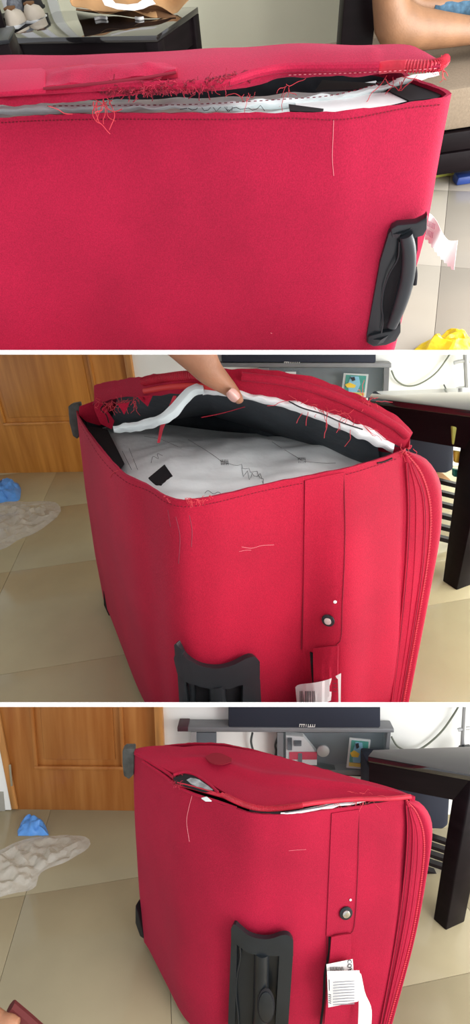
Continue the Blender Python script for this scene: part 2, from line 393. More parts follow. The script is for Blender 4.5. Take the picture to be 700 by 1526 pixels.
# pale panels leaning behind the rack
for k, (u0, u1, lb) in enumerate(((2, 22, 'pale grey board leaning behind the shoe rack, left one'), (38, 50, 'narrow white board leaning behind the shoe rack, right one'))):
    a = rp(u0, 0, 3.64); b = rp(u1, 0, 3.64)
    aabox('board', a.x, b.x, 3.64, 3.66, 0, 1.2, greyw, R1, label=lb, cat='board')
p = R1.py(0, 60, 2.55); q = R1.py(20, 84, 2.55)
bx_ = thing('storage_box', 'small black box standing before the left leg of the side table', 'box', R1, (p.x, 2.6, 0))
aabox('box_body', p.x-.14, q.x, 2.55, 2.72, 0, p.z-.01, darkw, R1, bx_, bevel=.006)
aabox('box_lid', p.x-.145, q.x+.004, 2.545, 2.725, p.z-.012, p.z, plastic, R1, bx_, bevel=.003)

# day bed: dark posts and rails, beige cushion
yb = R1.pz(690, 256, .09).y
sofa = thing('daybed', 'beige upholstered bench seat with dark wooden post and base rail', 'bench', R1, (1.5, yb+.3, 0))
zr0 = .09; zr1 = R1.py(690, 196, yb).z; zc = R1.py(690, 132, yb).z
pL = R1.py(508, 58, yb+.35).x; pR = R1.py(556, 58, yb+.35).x
aabox('cushion', pR-.12, 2.7, yb+.015, yb+.75, zr1, zc, beige, R1, sofa, bevel=.02)
aabox('seat_back', pR+.02, 2.7, yb+.70, yb+.80, zc-.02, zc+.75, mat('beige_back', (0.24, 0.19, 0.135), 0.95, var=.06, vscale=90, bump=.3), R1, sofa, bevel=.02)
aabox('rail', pR-.12, 2.7, yb, yb+.05, zr0, zr0+(zr1-zr0)*.52, darkw, R1, sofa, bevel=.004)
aabox('rail', pR-.12, 2.7, yb+.006, yb+.05, zr0+(zr1-zr0)*.54, zr1-.002, darkw, R1, sofa, bevel=.004)
aabox('post', pL, pR, yb+.35, yb+.42, 0, zc+.95, darkw, R1, sofa, bevel=.004)
aabox('post', 2.3, 2.36, yb+.05, yb+.12, 0, zr1, darkw, R1, sofa, bevel=.004)
# things under the day bed
for (u, v, m, lb, nm, sx) in ((657, 258, limeg, 'lime green plastic toy lying under the bench rail', 'plastic_toy', .05), (696, 268, bluei, 'dark blue plastic toy lying under the bench rail at the right', 'plastic_toy', .06)):
    p = R1.pz(u, v+4, 0)
    t = thing(nm, lb, 'toy', R1, p)
    emit('toy_body', *boxv(p-Vector((sx, .02, 0)), Vector((2*sx, 0, 0)), Vector((0, .06, 0)), Vector((0, 0, .035))), m, R1, t, bevel=.01)
    emit('toy_cap', *boxv(p+Vector((sx*.6, -.022, .004)), Vector((sx*.5, 0, 0)), Vector((0, .064, 0)), Vector((0, 0, .027))), m, R1, t, bevel=.008)
# person's legs on the day bed
per = thing('person', 'bare legs of a person in blue shorts resting on the beige bench', 'person', R1, R1.pz(620, 66, zc))
yl = yb+.22
def limb(P, n=28, sides=16, wob=0):
    Q = cr([p for p, r in P], n); rr = cr([Vector((r, 0, 0)) for p, r in P], n)
    return tubemesh(Q, lambda t: rr[min(n-1, int(round(t*(n-1))))].x, sides)
def PS(room, u, v, y, r): return r/F*y/room.ray(u, v).y
LEG = [((574, -45), 25), ((577, -20), 27), ((581, 8), 27), ((590, 30), 31), ((612, 42), 22), ((645, 45), 21.5), ((680, 46), 23), ((730, 46), 26), ((800, 44), 33)]
V, Fc = limb([(R1.py(u, v, yl+.02), PS(R1, u, v, yl, r)*(.72 if i_ > 3 else .86)) for i_, ((u, v), r) in enumerate(LEG)], 40, 18)
# heel and ankle bone as part of the same surface
def bulge(V, c, rad, amt):
    out = []
    for v in V:
        d = (v-c).length
        out.append(v+(v-c).normalized()*amt*math.exp(-(d/rad)**2) if d > 1e-5 else v)
    return out
V = bulge(V, R1.py(578, 46, yl+.02), .055, .022); V = bulge(V, R1.py(614, 44, yl+.00), .03, .012)
emit('leg', V, Fc, skinleg, R1, per, base=None, sharp=180)
LEG2 = [((596, -30), 16), ((618, 4), 14), ((650, 10), 14), ((700, 12), 17), ((760, 14), 22)]
V, Fc = limb([(R1.py(u, v, yl+.16), PS(R1, u, v, yl+.16, r)*.72) for (u, v), r in LEG2], 26, 14)
emit('leg', V, Fc, skinleg, R1, per, sharp=180)
V, Fc = limb([(R1.py(u, v, yl+.15), PS(R1, u, v, yl+.15, r)*.72) for (u, v), r in (((644, 13), 12), ((665, 14), 13), ((700, 15), 15), ((760, 16), 22), ((810, 18), 30))], 22, 14)
V = [v+Vector((0, 0, .004*nz(v, 30))) for v in V]
emit('shorts', V, Fc, jean, R1, per, sharp=180)

# yellow bag on the floor
def crumple(name, room, outline, z, h, m, label, cat, amp=.02, sc=12, seed=0, n=26, rings=9, par=None, nm2=None):
    pts = lerp_list(outline+[outline[0]], n)[:-1]; n = len(pts)
    c = Vector((sum(p[0] for p in pts)/n, sum(p[1] for p in pts)/n, 0))
    rows = []
    for k in range(rings):
        t = k/(rings-1)
        row = []
        for (u, v) in pts:
            q = room.pz(c.x+(u-c.x)*(1-t*.96), c.y+(v-c.y)*(1-t*.96), z)
            e = 1-(1-t)**2.2
            hh = h*e*(1+.5*nz(q, sc, seed))+amp*nz(q, sc*2.3, seed+5)*min(1, t*4)
            jit = Vector((nz(q, sc*1.7, seed+9), nz(q, sc*1.7, seed+13), 0))*amp*.6*min(1, t*3+.3)
            row.append(q+Vector((0, 0, max(.001, hh)))+jit)
        rows.append(row)
    V, Fc = gridmesh(rows, True); Fc.append(tuple(range((rings-1)*n, rings*n)))
    return emit(name, V, Fc, m, room, par, label=label, cat=cat, sharp=25)
yw = thing('snack_bag', 'bright yellow crinkled plastic bag on the pale tiles below the luggage handle', 'bag', R1, R1.pz(665, 530, 0))
crumple('bag_body', R1, [(610, 528), (626, 514), (648, 508), (668, 502), (690, 506), (712, 520), (705, 555), (650, 552)], 0, .075, yellow, None, None, .022, 16, 3, 40, 12, par=yw)

# ================================================================ suitcases
class Case:
    """holds the upright suitcase body of one room and the raycast helper used to lay trim on its cloth"""
    pass
def suitcase_body(room, root, top, m, zt, n=120, rows=22, sag=0.006):
    """top: list of dicts: top pixel (u,v), pixel (u2,v2) lower on the same upright; then hidden plan points"""
    T = [];
    for e in top:
        T.append(room.pz(e[0][0], e[0][1], zt) if len(e[0]) == 2 else Vector(e[0]))
    B = []; K = len(T)
    for i, e in enumerate(top):
        if e[1] is None: B.append(Vector((T[i].x, T[i].y, .03))); continue
        if len(e[1]) == 3: B.append(Vector(e[1])); continue
        nn = Vector((T[i].x, T[i].y, 0)).normalized()
        q = room.pl(e[1][0], e[1][1], T[i], nn)
        k = (T[i].z-.03)/max(1e-3, T[i].z-q.z); B.append(T[i]+(q-T[i])*k)
    Td = cr(T, None, True); Bd = cr(B, None, True)
    # shared parameter: resample both by the top loop's arc length
    L = [0]
    for a, b in zip(Td+[Td[0]], Td[1:]+[Td[0]]+[Td[1]]): L.append(L[-1]+(b-a).length)
    L = L[:len(Td)+1]; out = []; k = 0; TT = []; BB = []
    Td2 = Td+[Td[0]]; Bd2 = Bd+[Bd[0]]
    for i in range(n):
        s = L[-1]*i/n
        while k < len(L)-2 and L[k+1] < s: k += 1
        f = (s-L[k])/max(1e-9, L[k+1]-L[k]); TT.append(Td2[k].lerp(Td2[k+1], f)); BB.append(Bd2[k].lerp(Bd2[k+1], f))
    G = []
    cen = sum(TT, Vector())/n
    for r in range(rows+1):
        t = r/rows; row = []
        for a, b in zip(TT, BB):
            p = a.lerp(b, t); o = (p-cen); o.z = 0; o.normalize()
            row.append(p+o*(sag*math.sin(t*math.pi)*1.6+sag*.8*nz(p, 5)*min(1, t*6)))
        G.append(row)
    V, Fc = gridmesh(G, True)
    c = Case(); c.room = room; c.TT = TT; c.BB = BB; c.cen = cen; c.zt = zt; c.root = root
    Gx = G+[[b+(b-a)*.35 for a, b in zip(TT, BB)]]
    Vx, Fx = gridmesh(Gx, True)
    tri = BVHTree.FromPolygons([tuple(v) for v in Vx], Fx)
    def rc(u, v, off=.002):
        d = room.ray(u, v).normalized(); hit, nrm, i, dist = tri.ray_cast(room.c, d)
        if hit is None:
            g_ = room.c+d*((cen-room.c).length*.85); hit, nrm, i, dist = tri.find_nearest(g_)
        if nrm.dot(d) > 0: nrm = -nrm
        return hit-d*(off/max(.35, -d.dot(nrm)))
    c.rc = rc
    c.body = emit('body_shell', V, Fc+[tuple(range(rows*n, rows*n+n))], m, room, root, solid=0)
    # hem folded over the rim: inner skin and edge
    inn = [p+(cen-p).normalized()*.007-Vector((0, 0, .0)) for p in TT]
    H = [[p-Vector((0, 0, .004)) for p in TT], [p+Vector((0, 0, .002)) for p in TT], [p+Vector((0, 0, .001)) for p in inn], [p-Vector((0, 0, .035)) for p in inn]]
    H = [[q+Vector((0, 0, .0022*nz(q, 60))) for q in h] for h in H]
    emit('rim_hem', *gridmesh(H, True), m, room, root)
    inn2 = [p+(Vector((cen.x, cen.y, p.z))-p)*.05-Vector((0, 0, .012)) for p in TT]
    emit('inner_liner', *gridmesh([inn2, [p-Vector((0, 0, .25)) for p in inn2]], True), slate, room, root, label='dark slate inner liner')
    return c
def patch(case, name, topc, botc, off, m, n=24, rows=14, solid=.002, par=None, label=None, kind=None):
    """cloth or plastic piece following the body surface between two pixel curves"""
    A = lerp_list(topc, n); B = lerp_list(botc, n); G = []
    for r in range(rows+1):
        t = r/rows
        row = [case.rc(a[0]+(b[0]-a[0])*t, a[1]+(b[1]-a[1])*t, off(i/(n-1), t) if callable(off) else off) for i, (a, b) in enumerate(zip(A, B))]
        G.append(row)
    # fill misses
    for row in G:
        good = [p for p in row if p]
        for i, p in enumerate(row):
            if p is None:
                j = min((abs(k-i), k) for k, q in enumerate(row) if q)[1] if good else 0
                row[i] = row[j] if good else None
    G = [r for r in G if r[0] is not None]
    return emit(name, *gridmesh(G), m, case.room, par or case.root, solid=solid, label=label, kind=kind)
def onbody(case, name, px, r, m, off=.001, n=24, par=None, label=None, dashed=0, **k):
    pts = [case.rc(u, v, off) for u, v in lerp_list(px, n)]; pts = [p for p in pts if p]
    if len(pts) < 2: return
    if dashed:
        segs = [pts[i:i+2] for i in range(0, len(pts)-1, 2)]
        return tubes(name, segs, r, m, case.room, par or case.root, label=label, sides=4, **k)
    return tube(name, pts, r, m, case.room, par or case.root, label=label, sides=6, **k)
def threads(room, root, P0, n, length, seed, m=None, name='loose_threads', r=.00045, spread=.02, down=.6, label='frayed loose red threads'):
    rnd = random.Random(seed); Ps = []
    for i in range(n):
        p = P0[int(rnd.random()*len(P0))]; p = p+Vector((rnd.gauss(0, .004), rnd.gauss(0, .003), rnd.gauss(0, .003)))
        d = Vector((rnd.gauss(0, 1), -abs(rnd.gauss(0, .6)), rnd.gauss(-down, .8))).normalized()
        pts = [p]; L = length*(.4+rnd.random())
        for k in range(6):
            d = (d+Vector((rnd.gauss(0, .35), rnd.gauss(0, .25), rnd.gauss(-.05, .35)))).normalized(); pts.append(pts[-1]+d*L/6)
        Ps.append(cr(pts, 12))
    return tubes(name, Ps, r, m or redthread, room, root, label=label, kind='stuff', sides=4)
def ribs(room, root, path, R, r, m, count, name='zipper_coil', label=None, tilt=0):
    """ribbed zipper cover: rings round a path"""
    P = cr(path, count); V = []; Fc = []
    for i in range(count):
        t = (P[min(count-1, i+1)]-P[max(0, i-1)]).normalized(); a = t.cross(Vector((0, 0, 1))).normalized(); b = a.cross(t)
        ring = [P[i]+(a*math.cos(q)+b*math.sin(q))*R for q in [2*math.pi*k/10 for k in range(11)]]
        v, f = tubemesh(ring, r, 4); o = len(V); V += v; Fc += [tuple(x+o for x in q) for q in f]
    return emit(name, V, Fc, m, room, root, label=label)
def ribbon(room, root, name, up, lo, yfun, m, n=70, th=.012, rows=5, label=None, puff=.006, hem=True, wav=0):
    A = lerp_list(up, n); B = lerp_list(lo, n); G = []
    for r in range(rows+1):
        t = r/rows; G.append([])
        for i, (a, b) in enumerate(zip(A, B)):
            u = a[0]+(b[0]-a[0])*t; v = a[1]+(b[1]-a[1])*t
            p = room.py(u, v, yfun(u)-puff*math.sin(math.pi*t))
            G[-1].append(p+Vector((0, 0, wav*nz(p, 40))) if wav else p)
    return emit(name, *gridmesh(G), m, room, root, solid=th, label=label)
def interp(X, Y):
    def f(u):
        if u <= X[0]: return Y[0]
        for a, b, c, d in zip(X, X[1:], Y, Y[1:]):
            if u <= b: return c+(d-c)*(u-a)/(b-a)
        return Y[-1]
    return f

# ---------------------------------------------------------------- suitcase, top room
zt = .80
rc1 = thing('suitcase', 'red fabric suitcase seen close up with its back panel facing forward and torn top edge', 'suitcase', R1, (0.05, 1.1, 0))
TOP1 = [((-60, 181), (-60, 560)), ((0, 178), (0, 560)), ((60, 174), (62, 560)), ((150, 171), (150, 560)), ((250, 171), (248, 560)), ((340, 171), (335, 560)), ((425, 170), (419, 560)),
        ((470, 169.5), (456, 560)), ((510, 168), (488, 560)), ((545, 164), (514, 560)), ((600, 157), (551, 560)), ((648, 150), (568, 545)), ((668, 145), (576, 522)), ((671, 140), (578, 521)),
        ((655, 132), None), ((612, 116), None), ((560, 96), None), ((300, 96), None), ((-60, 110), None)]
c1 = suitcase_body(R1, rc1, TOP1, fab1, zt, n=170, sag=.011)
# double stitch along the hem
onbody(c1, 'hem_stitching', [(2, 183), (60, 180), (150, 178), (250, 178), (340, 178), (425, 176), (510, 178), (600, 162), (655, 156)], .0008, darkthread, .0005, n=240, dashed=1, label='dark red hem stitching')
onbody(c1, 'thread_line', [(497, 178), (496, 205), (495, 235), (497, 262)], .0004, scuff, .0005, n=20, label='pale hanging thread')
# lining inside the tear
A = lerp_list([(-40, 150), (120, 148), (250, 146), (350, 143), (430, 140), (500, 130), (560, 122)], 60)
B = lerp_list([(-40, 186), (120, 184), (250, 182), (350, 179), (430, 175), (520, 166), (575, 158)], 60)
G = []
for r in range(13):
    t = r/12; G.append([])
    for a, b in zip(A, B):
        u = a[0]+(b[0]-a[0])*t; v = a[1]+(b[1]-a[1])*t
        p = R1.pz(u, v, zt-.014); G[-1].append(p+Vector((0, 0, .005*nz(p, 22))))
emit('lining', *gridmesh(G), lining, R1, rc1, label='pale grey inner lining')
A = lerp_list([(440, 152), (480, 142), (540, 140), (585, 138), (606, 148)], 24); B = lerp_list([(440, 172), (490, 171), (530, 166), (580, 157), (606, 151)], 24)
emit('lining', *gridmesh([[R1.pz(a[0]+(b[0]-a[0])*t, a[1]+(b[1]-a[1])*t, zt-.006) for a, b in zip(A, B)] for t in (0, .25, .5, .75, 1)]), white_l, R1, rc1, label='white crumpled lining bulging at the right')
# printed squiggles on the lining
sq = [[(268+i*6, 163-(i % 3)*3 + (i*7 % 5)) for i in range(22)], [(330, 158), (338, 158), (338, 164), (346, 164), (346, 157), (352, 157)]]
tubes('printed_line', [[R1.pz(u, v, zt-.003) for u, v in s] for s in sq], .0005, ink, R1, rc1, label='black printed squiggle')
prism('black_strap', [R1.pz(u, v, zt-.002) for u, v in ((430, 155), (482, 162), (478, 167), (432, 165))], Vector((0, 0, -.003)), blackfab, R1, rc1)
prism('black_strap', [R1.pz(u, v, zt-.004) for u, v in ((560, 122), (612, 118), (662, 139), (650, 146), (610, 150), (585, 138))], Vector((0, 0, -.003)), blackfab, R1, rc1)
prism('black_strap', [R1.pz(u, v, zt+.0) for u, v in ((480, 119), (560, 124), (548, 132), (470, 134))], Vector((0, 0, -.003)), blackfab, R1, rc1)
# torn lining band that hangs along the opening
yf = interp([-60, 0, 350, 520, 620, 670], [1.12, 1.10, .98, .955, .97, 1.0])
ribbon(R1, rc1, 'torn_lining_band', [(-40, 160), (60, 157), (150, 154), (250, 155), (330, 152), (420, 146), (500, 139), (560, 128), (600, 115), (650, 107)],
       [(-40, 173), (60, 170), (150, 168), (250, 164), (330, 166), (420, 161), (500, 152), (560, 140), (600, 127), (655, 110)], yf, lining, n=80, th=.004, label='grey torn edge band of the lining', wav=.004)
onl = [R1.py(u, v, yf(u)-.009) for u, v in lerp_list([(70, 158), (200, 157), (300, 155), (420, 148), (500, 141), (590, 118)], 120)]
tubes('band_stitching', [onl[i:i+2] for i in range(0, 119, 2)], .0006, darkthread, R1, rc1, sides=4)
# the lid
zl = zt+.035
LO_ = [(-60, 141), (0, 139), (120, 134), (250, 131), (330, 124), (385, 110), (430, 101), (520, 98), (565, 96), (610, 97), (640, 98), (661, 96)]
yl1 = interp([a[0] for a in LO_], [R1.pz(a[0], a[1], zl).y-.004 for a in LO_])
UP = [(-60, 86), (0, 84), (150, 79), (300, 71), (430, 65), (520, 64), (600, 65), (628, 73), (650, 84), (662, 92)]
LO = [(-60, 141), (0, 139), (120, 134), (250, 131), (330, 124), (385, 110), (430, 101), (520, 98), (565, 96), (610, 97), (640, 98), (661, 96)]
A = lerp_list(UP, 90); B = lerp_list(LO, 90); G = []
for r in range(15):
    t = r/14; G.append([])
    for a, b in zip(A, B):
        u = a[0]+(b[0]-a[0])*t; v = a[1]+(b[1]-a[1])*t
        p = R1.pz(u, v, zl); pf = p+Vector((0, 0, 0))
        G[-1].append(pf+Vector((0, 0, .004*nz(p, 9)+.006*math.sin(t*math.pi)*(1 if u < 560 else .4))))
emit('lid', *gridmesh(G), fab1, R1, rc1, solid=.006)
c = [Vector(p) for p in G[-1]]
# lid edge: cloth strip, piping, fringe of torn threads
ribbon(R1, rc1, 'lid_edge_strip', [(-60, 143), (0, 141), (120, 133), (250, 128), (330, 120), (385, 110), (430, 102), (520, 99), (565, 97), (620, 98), (655, 97)],
       [(-60, 160), (0, 158), (120, 151), (200, 141), (300, 136), (350, 133), (395, 124), (430, 116), (520, 114), (565, 111), (620, 107), (655, 103)], lambda u: yl1(u)-.012, fab1, n=90, th=.004, wav=.003)
tube('piping', [R1.py(u, v, yl1(u)-.022) for u, v in ((-60, 140), (0, 138), (120, 131), (200, 127), (320, 125), (385, 108), (430, 101), (500, 100), (565, 99))], .0055, fab1, R1, rc1, n=70)
tube('zipper_end_cap', [R1.py(u, v, yl1(u)-.014) for u, v in ((566, 101), (585, 99), (604, 99))], .0075, redtrim, R1, rc1, n=10, sides=12, label='smooth dark pink zipper cover')
pathc = [R1.py(u, v, yl1(u)-.014+e) for u, v, e in ((604, 99, 0), (625, 99, 0), (645, 98, .004), (657, 95, .02), (663, 90, .05))]
tube('zipper_cover', pathc, .0062, redtrim, R1, rc1, n=20); ribs(R1, rc1, pathc, .0068, .0011, redtrim, 24, label='ribbed dark red zipper coil')
onl = [R1.py(u, v, yl1(u)-.021) for u, v in lerp_list([(430, 112), (480, 110), (520, 109), (565, 107), (620, 104), (650, 102)], 60)]
tubes('lid_stitching', [onl[i:i+2] for i in range(0, 59, 2)], .0005, scuff, R1, rc1, sides=4, label='pale pink stitching')
torn = [R1.py(u, v, yl1(u)-.016) for u, v in lerp_list([(150, 132), (200, 132), (250, 131), (300, 127), (350, 118), (372, 112)], 90)]
torn = [p+Vector((0, 0, .004*nz(p, 160))) for p in torn]
V, Fc = tubemesh(torn, .0062, 8)
emit('torn_edge', [v+Vector((.004*nz(v, 300), .004*nz(v, 330, 4), .005*nz(v, 280, 9))) for v in V], Fc, mat('torn_dark_red', (.20, .006, .025), .9, var=.7, vscale=260), R1, rc1, label='dark torn fabric edge')
ONL = [R1.py(u, v, yl1(u)-.022) for u, v in lerp_list([(165, 130), (220, 131), (300, 127), (350, 116)], 60)]
threads(R1, rc1, ONL, 280, .010, 3, m=mat('fringe_red', (.38, .02, .045), .9), down=.3, r=.0004)
threads(R1, rc1, ONL, 90, .014, 4, m=darkthread, down=.2, r=.0007, label='dark torn thread ends')
threads(R1, rc1, [R1.py(u, v, 1.0) for u, v in ((140, 150), (155, 152), (165, 150))], 14, .035, 5, r=.0007)
threads(R1, rc1, [R1.py(u, v, .95) for u, v in ((575, 118), (585, 115), (600, 116))], 8, .05, 6, r=.0006, down=1.5)
threads(R1, rc1, [R1.py(u, v, .97) for u, v in ((655, 103), (660, 100))], 10, .02, 8, down=1)
threads(R1, rc1, [R1.py(u, v, .97) for u, v in ((360, 145), (370, 143), (430, 130), (330, 140))], 14, .025, 9)
tube('loose_thread', [R1.py(u, v, 1.0) for u, v in ((72, 158), (86, 163), (96, 169), (108, 170))], .0006, redthread, R1, rc1, n=20)
# recessed top handle
hz = zl+.016
hp = [(66, 104), (80, 100), (120, 96), (180, 94), (230, 94), (262, 97), (264, 108), (200, 118), (120, 127), (64, 132), (63, 116)]
prism('handle_pocket', [R1.pz(u, v, hz-.005) for u, v in hp], Vector((0, 0, -.006)), mat('recess_red', (0.40, .008, .04), .8), R1, rc1, label='shadowed cloth well under the top handle')
A = lerp_list([(66, 105), (110, 99), (170, 95), (225, 93), (262, 97)], 40); B = lerp_list([(66, 130), (110, 124), (170, 119), (225, 112), (262, 105)], 40); G = []
for r in range(9):
    t = r/8; G.append([])
    for i, (a, b) in enumerate(zip(A, B)):
        p = R1.pz(a[0]+(b[0]-a[0])*t, a[1]+(b[1]-a[1])*t, hz+.002); s = i/39
        G[-1].append(p+Vector((0, 0, .006*math.sin(math.pi*t)*min(1, 5*s, 5*(1-s))+.003*nz(p, 45))))
emit('top_handle', *gridmesh(G), fab1, R1, rc1, solid=.004)
prism('handle_collar', [R1.pz(u, v, hz+.004) for u, v in ((-60, 107), (0, 104), (62, 101), (68, 104), (66, 132), (0, 137), (-60, 139))], Vector((0, 0, -.006)), fab1, R1, rc1, bevel=.0015)
tube('handle_shadow_line', [R1.pz(u, v, hz+.004) for u, v in ((65, 132), (120, 127), (200, 118), (262, 108))], .0018, darkthread, R1, rc1, n=30)  # dark tube painting the shadow line under the handle
# side grip, on the plane of the back panel near the right corner
P0 = R1.pz(600, 154, zt); P1 = R1.pz(300, 171, zt); tt = (P0-P1).normalized(); nn = Vector((-tt.y, tt.x, 0)).normalized()
if nn.y > 0: nn = -nn
gp = lambda u, v, off=0: R1.pl(u, v, P0+nn*(off+.024), nn)
grip = prism('side_grip', [gp(u, v, .004) for u, v in ((579, 348), (586, 340), (594, 338), (600, 350), (594, 360), (590, 390), (578, 410), (570, 440), (569, 462), (571, 475), (568, 497), (575, 505), (573, 514), (556, 516), (546, 511), (546, 500), (556, 445), (566, 390))],
             -nn*.016, plastic, R1, rc1, bevel=.0025)
g1 = (grip, rc1[1])
prism('grip_well', [gp(u, v, -.002) for u, v in ((594, 350), (622, 345), (622, 372), (612, 420), (594, 470), (590, 496), (566, 500), (568, 440), (578, 405))], -nn*.004, blackfab, R1, g1)
prism('grip_bracket', [gp(u, v, .010) for u, v in ((582, 342), (592, 336), (620, 333), (634, 326), (637, 320), (636, 342), (631, 352), (616, 356), (596, 357), (584, 355))], -nn*.02, plastic, R1, g1, bevel=.003)
prism('grip_bracket', [gp(u, v, .010) for u, v in ((548, 502), (566, 497), (584, 494), (594, 484), (597, 474), (597, 496), (590, 509), (575, 515), (556, 517), (547, 512))], -nn*.02, plastic, R1, g1, bevel=.003)
for q in ([(584, 349), (599, 346), (615, 338), (602, 354), (590, 356)], [(554, 506), (570, 503), (580, 499), (571, 511), (561, 515)]):
    cc = gp(sum(a[0] for a in q)/5, sum(a[1] for a in q)/5, .017)
    V = [gp(u, v, .0095) for u, v in q]+[cc]
    emit('grip_facet', V, [(i, (i+1) % 5, 5) for i in range(5)]+[(0, 1, 2, 3, 4)], plastic, R1, g1, sharp=10)
tube('carry_bar', [gp(u, v, .016) for u, v in ((605, 350), (609, 375), (607, 410), (600, 440), (590, 470), (583, 486))], lambda t: .0115+.003*math.sin(t*math.pi), plastic, R1, g1, n=24, sides=14, flat=1.0)
tube('grip_edge', [gp(u, v, .012) for u, v in ((595, 360), (593, 385), (580, 408), (571, 435), (569, 460), (571, 475), (568, 496))], .0017, plastic, R1, g1, n=24, sides=8)
tube('push_button', [gp(u, v, .014) for u, v in ((618, 399), (619, 410), (618, 424))], .0038, blackfab, R1, g1, n=9, sides=10)
# luggage tag behind the grip
ytag = gp(640, 330).y+.06
tg = thing('luggage_tag', 'white paper luggage tag with pale red barcode, curling out beside the black side grip', 'tag', R1, R1.py(650, 350, ytag))
A = lerp_list([(634, 316), (643, 320), (652, 332), (658, 345), (668, 358), (682, 358)], 30)
B = lerp_list([(628, 352), (638, 362), (645, 372), (655, 385), (666, 396), (676, 405)], 30); G = []
for r in range(9):
    t = r/8; G.append([R1.py(a[0]+(b[0]-a[0])*t, a[1]+(b[1]-a[1])*t, ytag+.012*math.sin(i*.3+t*1.5)-.0006*i) for i, (a, b) in enumerate(zip(A, B))])
G[-1] = [p+Vector((0, 0, .002*((i*7) % 3))) for i, p in enumerate(G[-1])]
emit('tag_paper', *gridmesh(G), paper, R1, tg, solid=.0006)
bars = []
for k in range(7):
    for (u0, v0, hh) in ((636.5+k*1.9, 328+k*.9, 8), (633.5+k*1.9, 340+k*1.1, 8)):
        bars.append([R1.py(u0, v0, ytag-.012), R1.py(u0-1.5, v0+hh, ytag-.012)])
tubes('barcode', bars, .0007, inkp, R1, tg, sides=4)
onbody(c1, 'scratch', [(403, 496), (405, 497)], .0005, scuff, n=3)

# ---------------------------------------------------------------- suitcase, middle room
zt = .72
rc2 = thing('suitcase', 'red suitcase standing upright with its torn lid lifted open by a thumb', 'suitcase', R2, (0.0, 1.1, 0))
Cc = R2.pz(603, 672, zt); Ac = R2.pz(115, 612, zt); Bc = R2.pz(270, 745, zt)
far = Ac+(Cc-Bc)*.8
bA = R2.pz(160, 905, 0.03)
G2 = lambda u, v: tuple(R2.pz(u, v, .03))
off2 = Vector(G2(580, 1085))-Cc; off2.z = 0
def hid2(x, y, k=1): return ((x, y, zt), (x+off2.x*k, y+off2.y*k, .03))
TOP2 = [((115, 611), (156, 895)), ((122, 632), (163, 900)), ((150, 672), (196, 1000)), ((182, 706), (222, 1040)), ((215, 722), (245, 1047)), ((245, 740), (262, 1040)), ((268, 747), (286, 1047)), ((292, 745), (310, 1047)), ((325, 740), (338, 1047)),
        ((400, 722), (398, 1047)), ((452, 712), (447, 1047)), ((512, 700), G2(495, 1140)), ((560, 687), G2(541, 1105)), ((597, 674), G2(575, 1088)), ((604, 668), G2(581, 1083)),
        hid2(Cc.x-.012, Cc.y+.02), hid2(Cc.x-.04, Cc.y+.06), hid2(Cc.x-.10, Cc.y+.14), hid2(Cc.x-.24, Cc.y+.33, .8), hid2(far.x+.10, far.y-.1, .5), ((far.x, far.y, zt), None), ((far.x-.1, far.y, zt), None), ((Ac.x+.05, Ac.y+.04, zt), None)]
c2 = suitcase_body(R2, rc2, TOP2, fab2, zt, n=170)
# bag-like lining
A = lerp_list([(150, 622), (200, 618), (260, 625), (340, 634), (430, 638), (500, 640), (560, 650), (590, 664)], 70)
B = lerp_list([(160, 700), (200, 735), (262, 762), (300, 765), (400, 745), (455, 732), (520, 712), (590, 690)], 70); G = []
for r in range(33):
    t = r/32; G.append([])
    for i, (a, b) in enumerate(zip(A, B)):
        u = a[0]+(b[0]-a[0])*t; v = a[1]+(b[1]-a[1])*t
        p = R2.pz(u, v, zt-.045); e = min(1, 4*t)*min(1, 4*i/69, 4*(1-i/69))
        h = .022*math.sin(math.pi*min(1, t*1.05))+.012*nz(p, 7)*1.3+.006*nz(Vector((p.x*3, p.y*18, 0)), 1.5)+.004*nz(p, 26)
        G[-1].append(p+Vector((0, 0, h*e-.02*(1-e))))
emit('lining', *gridmesh(G), white_l, R2, rc2, label='white wrinkled inner lining bag')
def lift(u, v, G=G): return R2.pz(u, v, zt+.004)
from_tri = BVHTree.FromPolygons([tuple(p) for r in G for p in r], gridmesh(G)[1])
def on_l(u, v, off=.001):
    d = R2.ray(u, v).normalized(); h, n_, i_, d_ = from_tri.ray_cast(R2.c, d)
    if h is None: return R2.pz(u, v, zt-.04)
    return h-d*off
def mapL(px, n=None):
    return [on_l(u, v) for u, v in (lerp_list(px, n) if n else px)]
prism('black_strap', [on_l(u, v, .004) for u, v in ((221, 712), (245, 692), (257, 709), (240, 722), (232, 722))], Vector((0, 0, -.003)), blackfab, R2, rc2)
prism('black_strap', [R2.pz(u, v, zt-.035) for u, v in ((128, 634), (160, 640), (185, 690), (178, 700), (150, 678))], Vector((0, 0, -.003)), blackfab, R2, rc2)
LN = [[(280, 655), (300, 667), (320, 680), (330, 688)], [(330, 688), (345, 692), (352, 694), (360, 692), (362, 700), (370, 697), (374, 705), (382, 701), (386, 712), (392, 712), (392, 720)],
      [(400, 655), (420, 668), (445, 683), (452, 687), (480, 690), (500, 690)], [(360, 697), (363, 711), (368, 701), (372, 716), (376, 704), (380, 712), (388, 706), (392, 722), (400, 727)],
      [(225, 690), (228, 680), (236, 684), (234, 676), (242, 679)], [(305, 735), (310, 731), (318, 736), (325, 733), (330, 737)], [(192, 668), (205, 700)], [(182, 672), (196, 700)], [(215, 650), (240, 655), (270, 668)]]
tubes('printed_line', [mapL(s, 16) for s in LN], .00045, ink, R2, rc2, label='fine black printed line drawing')
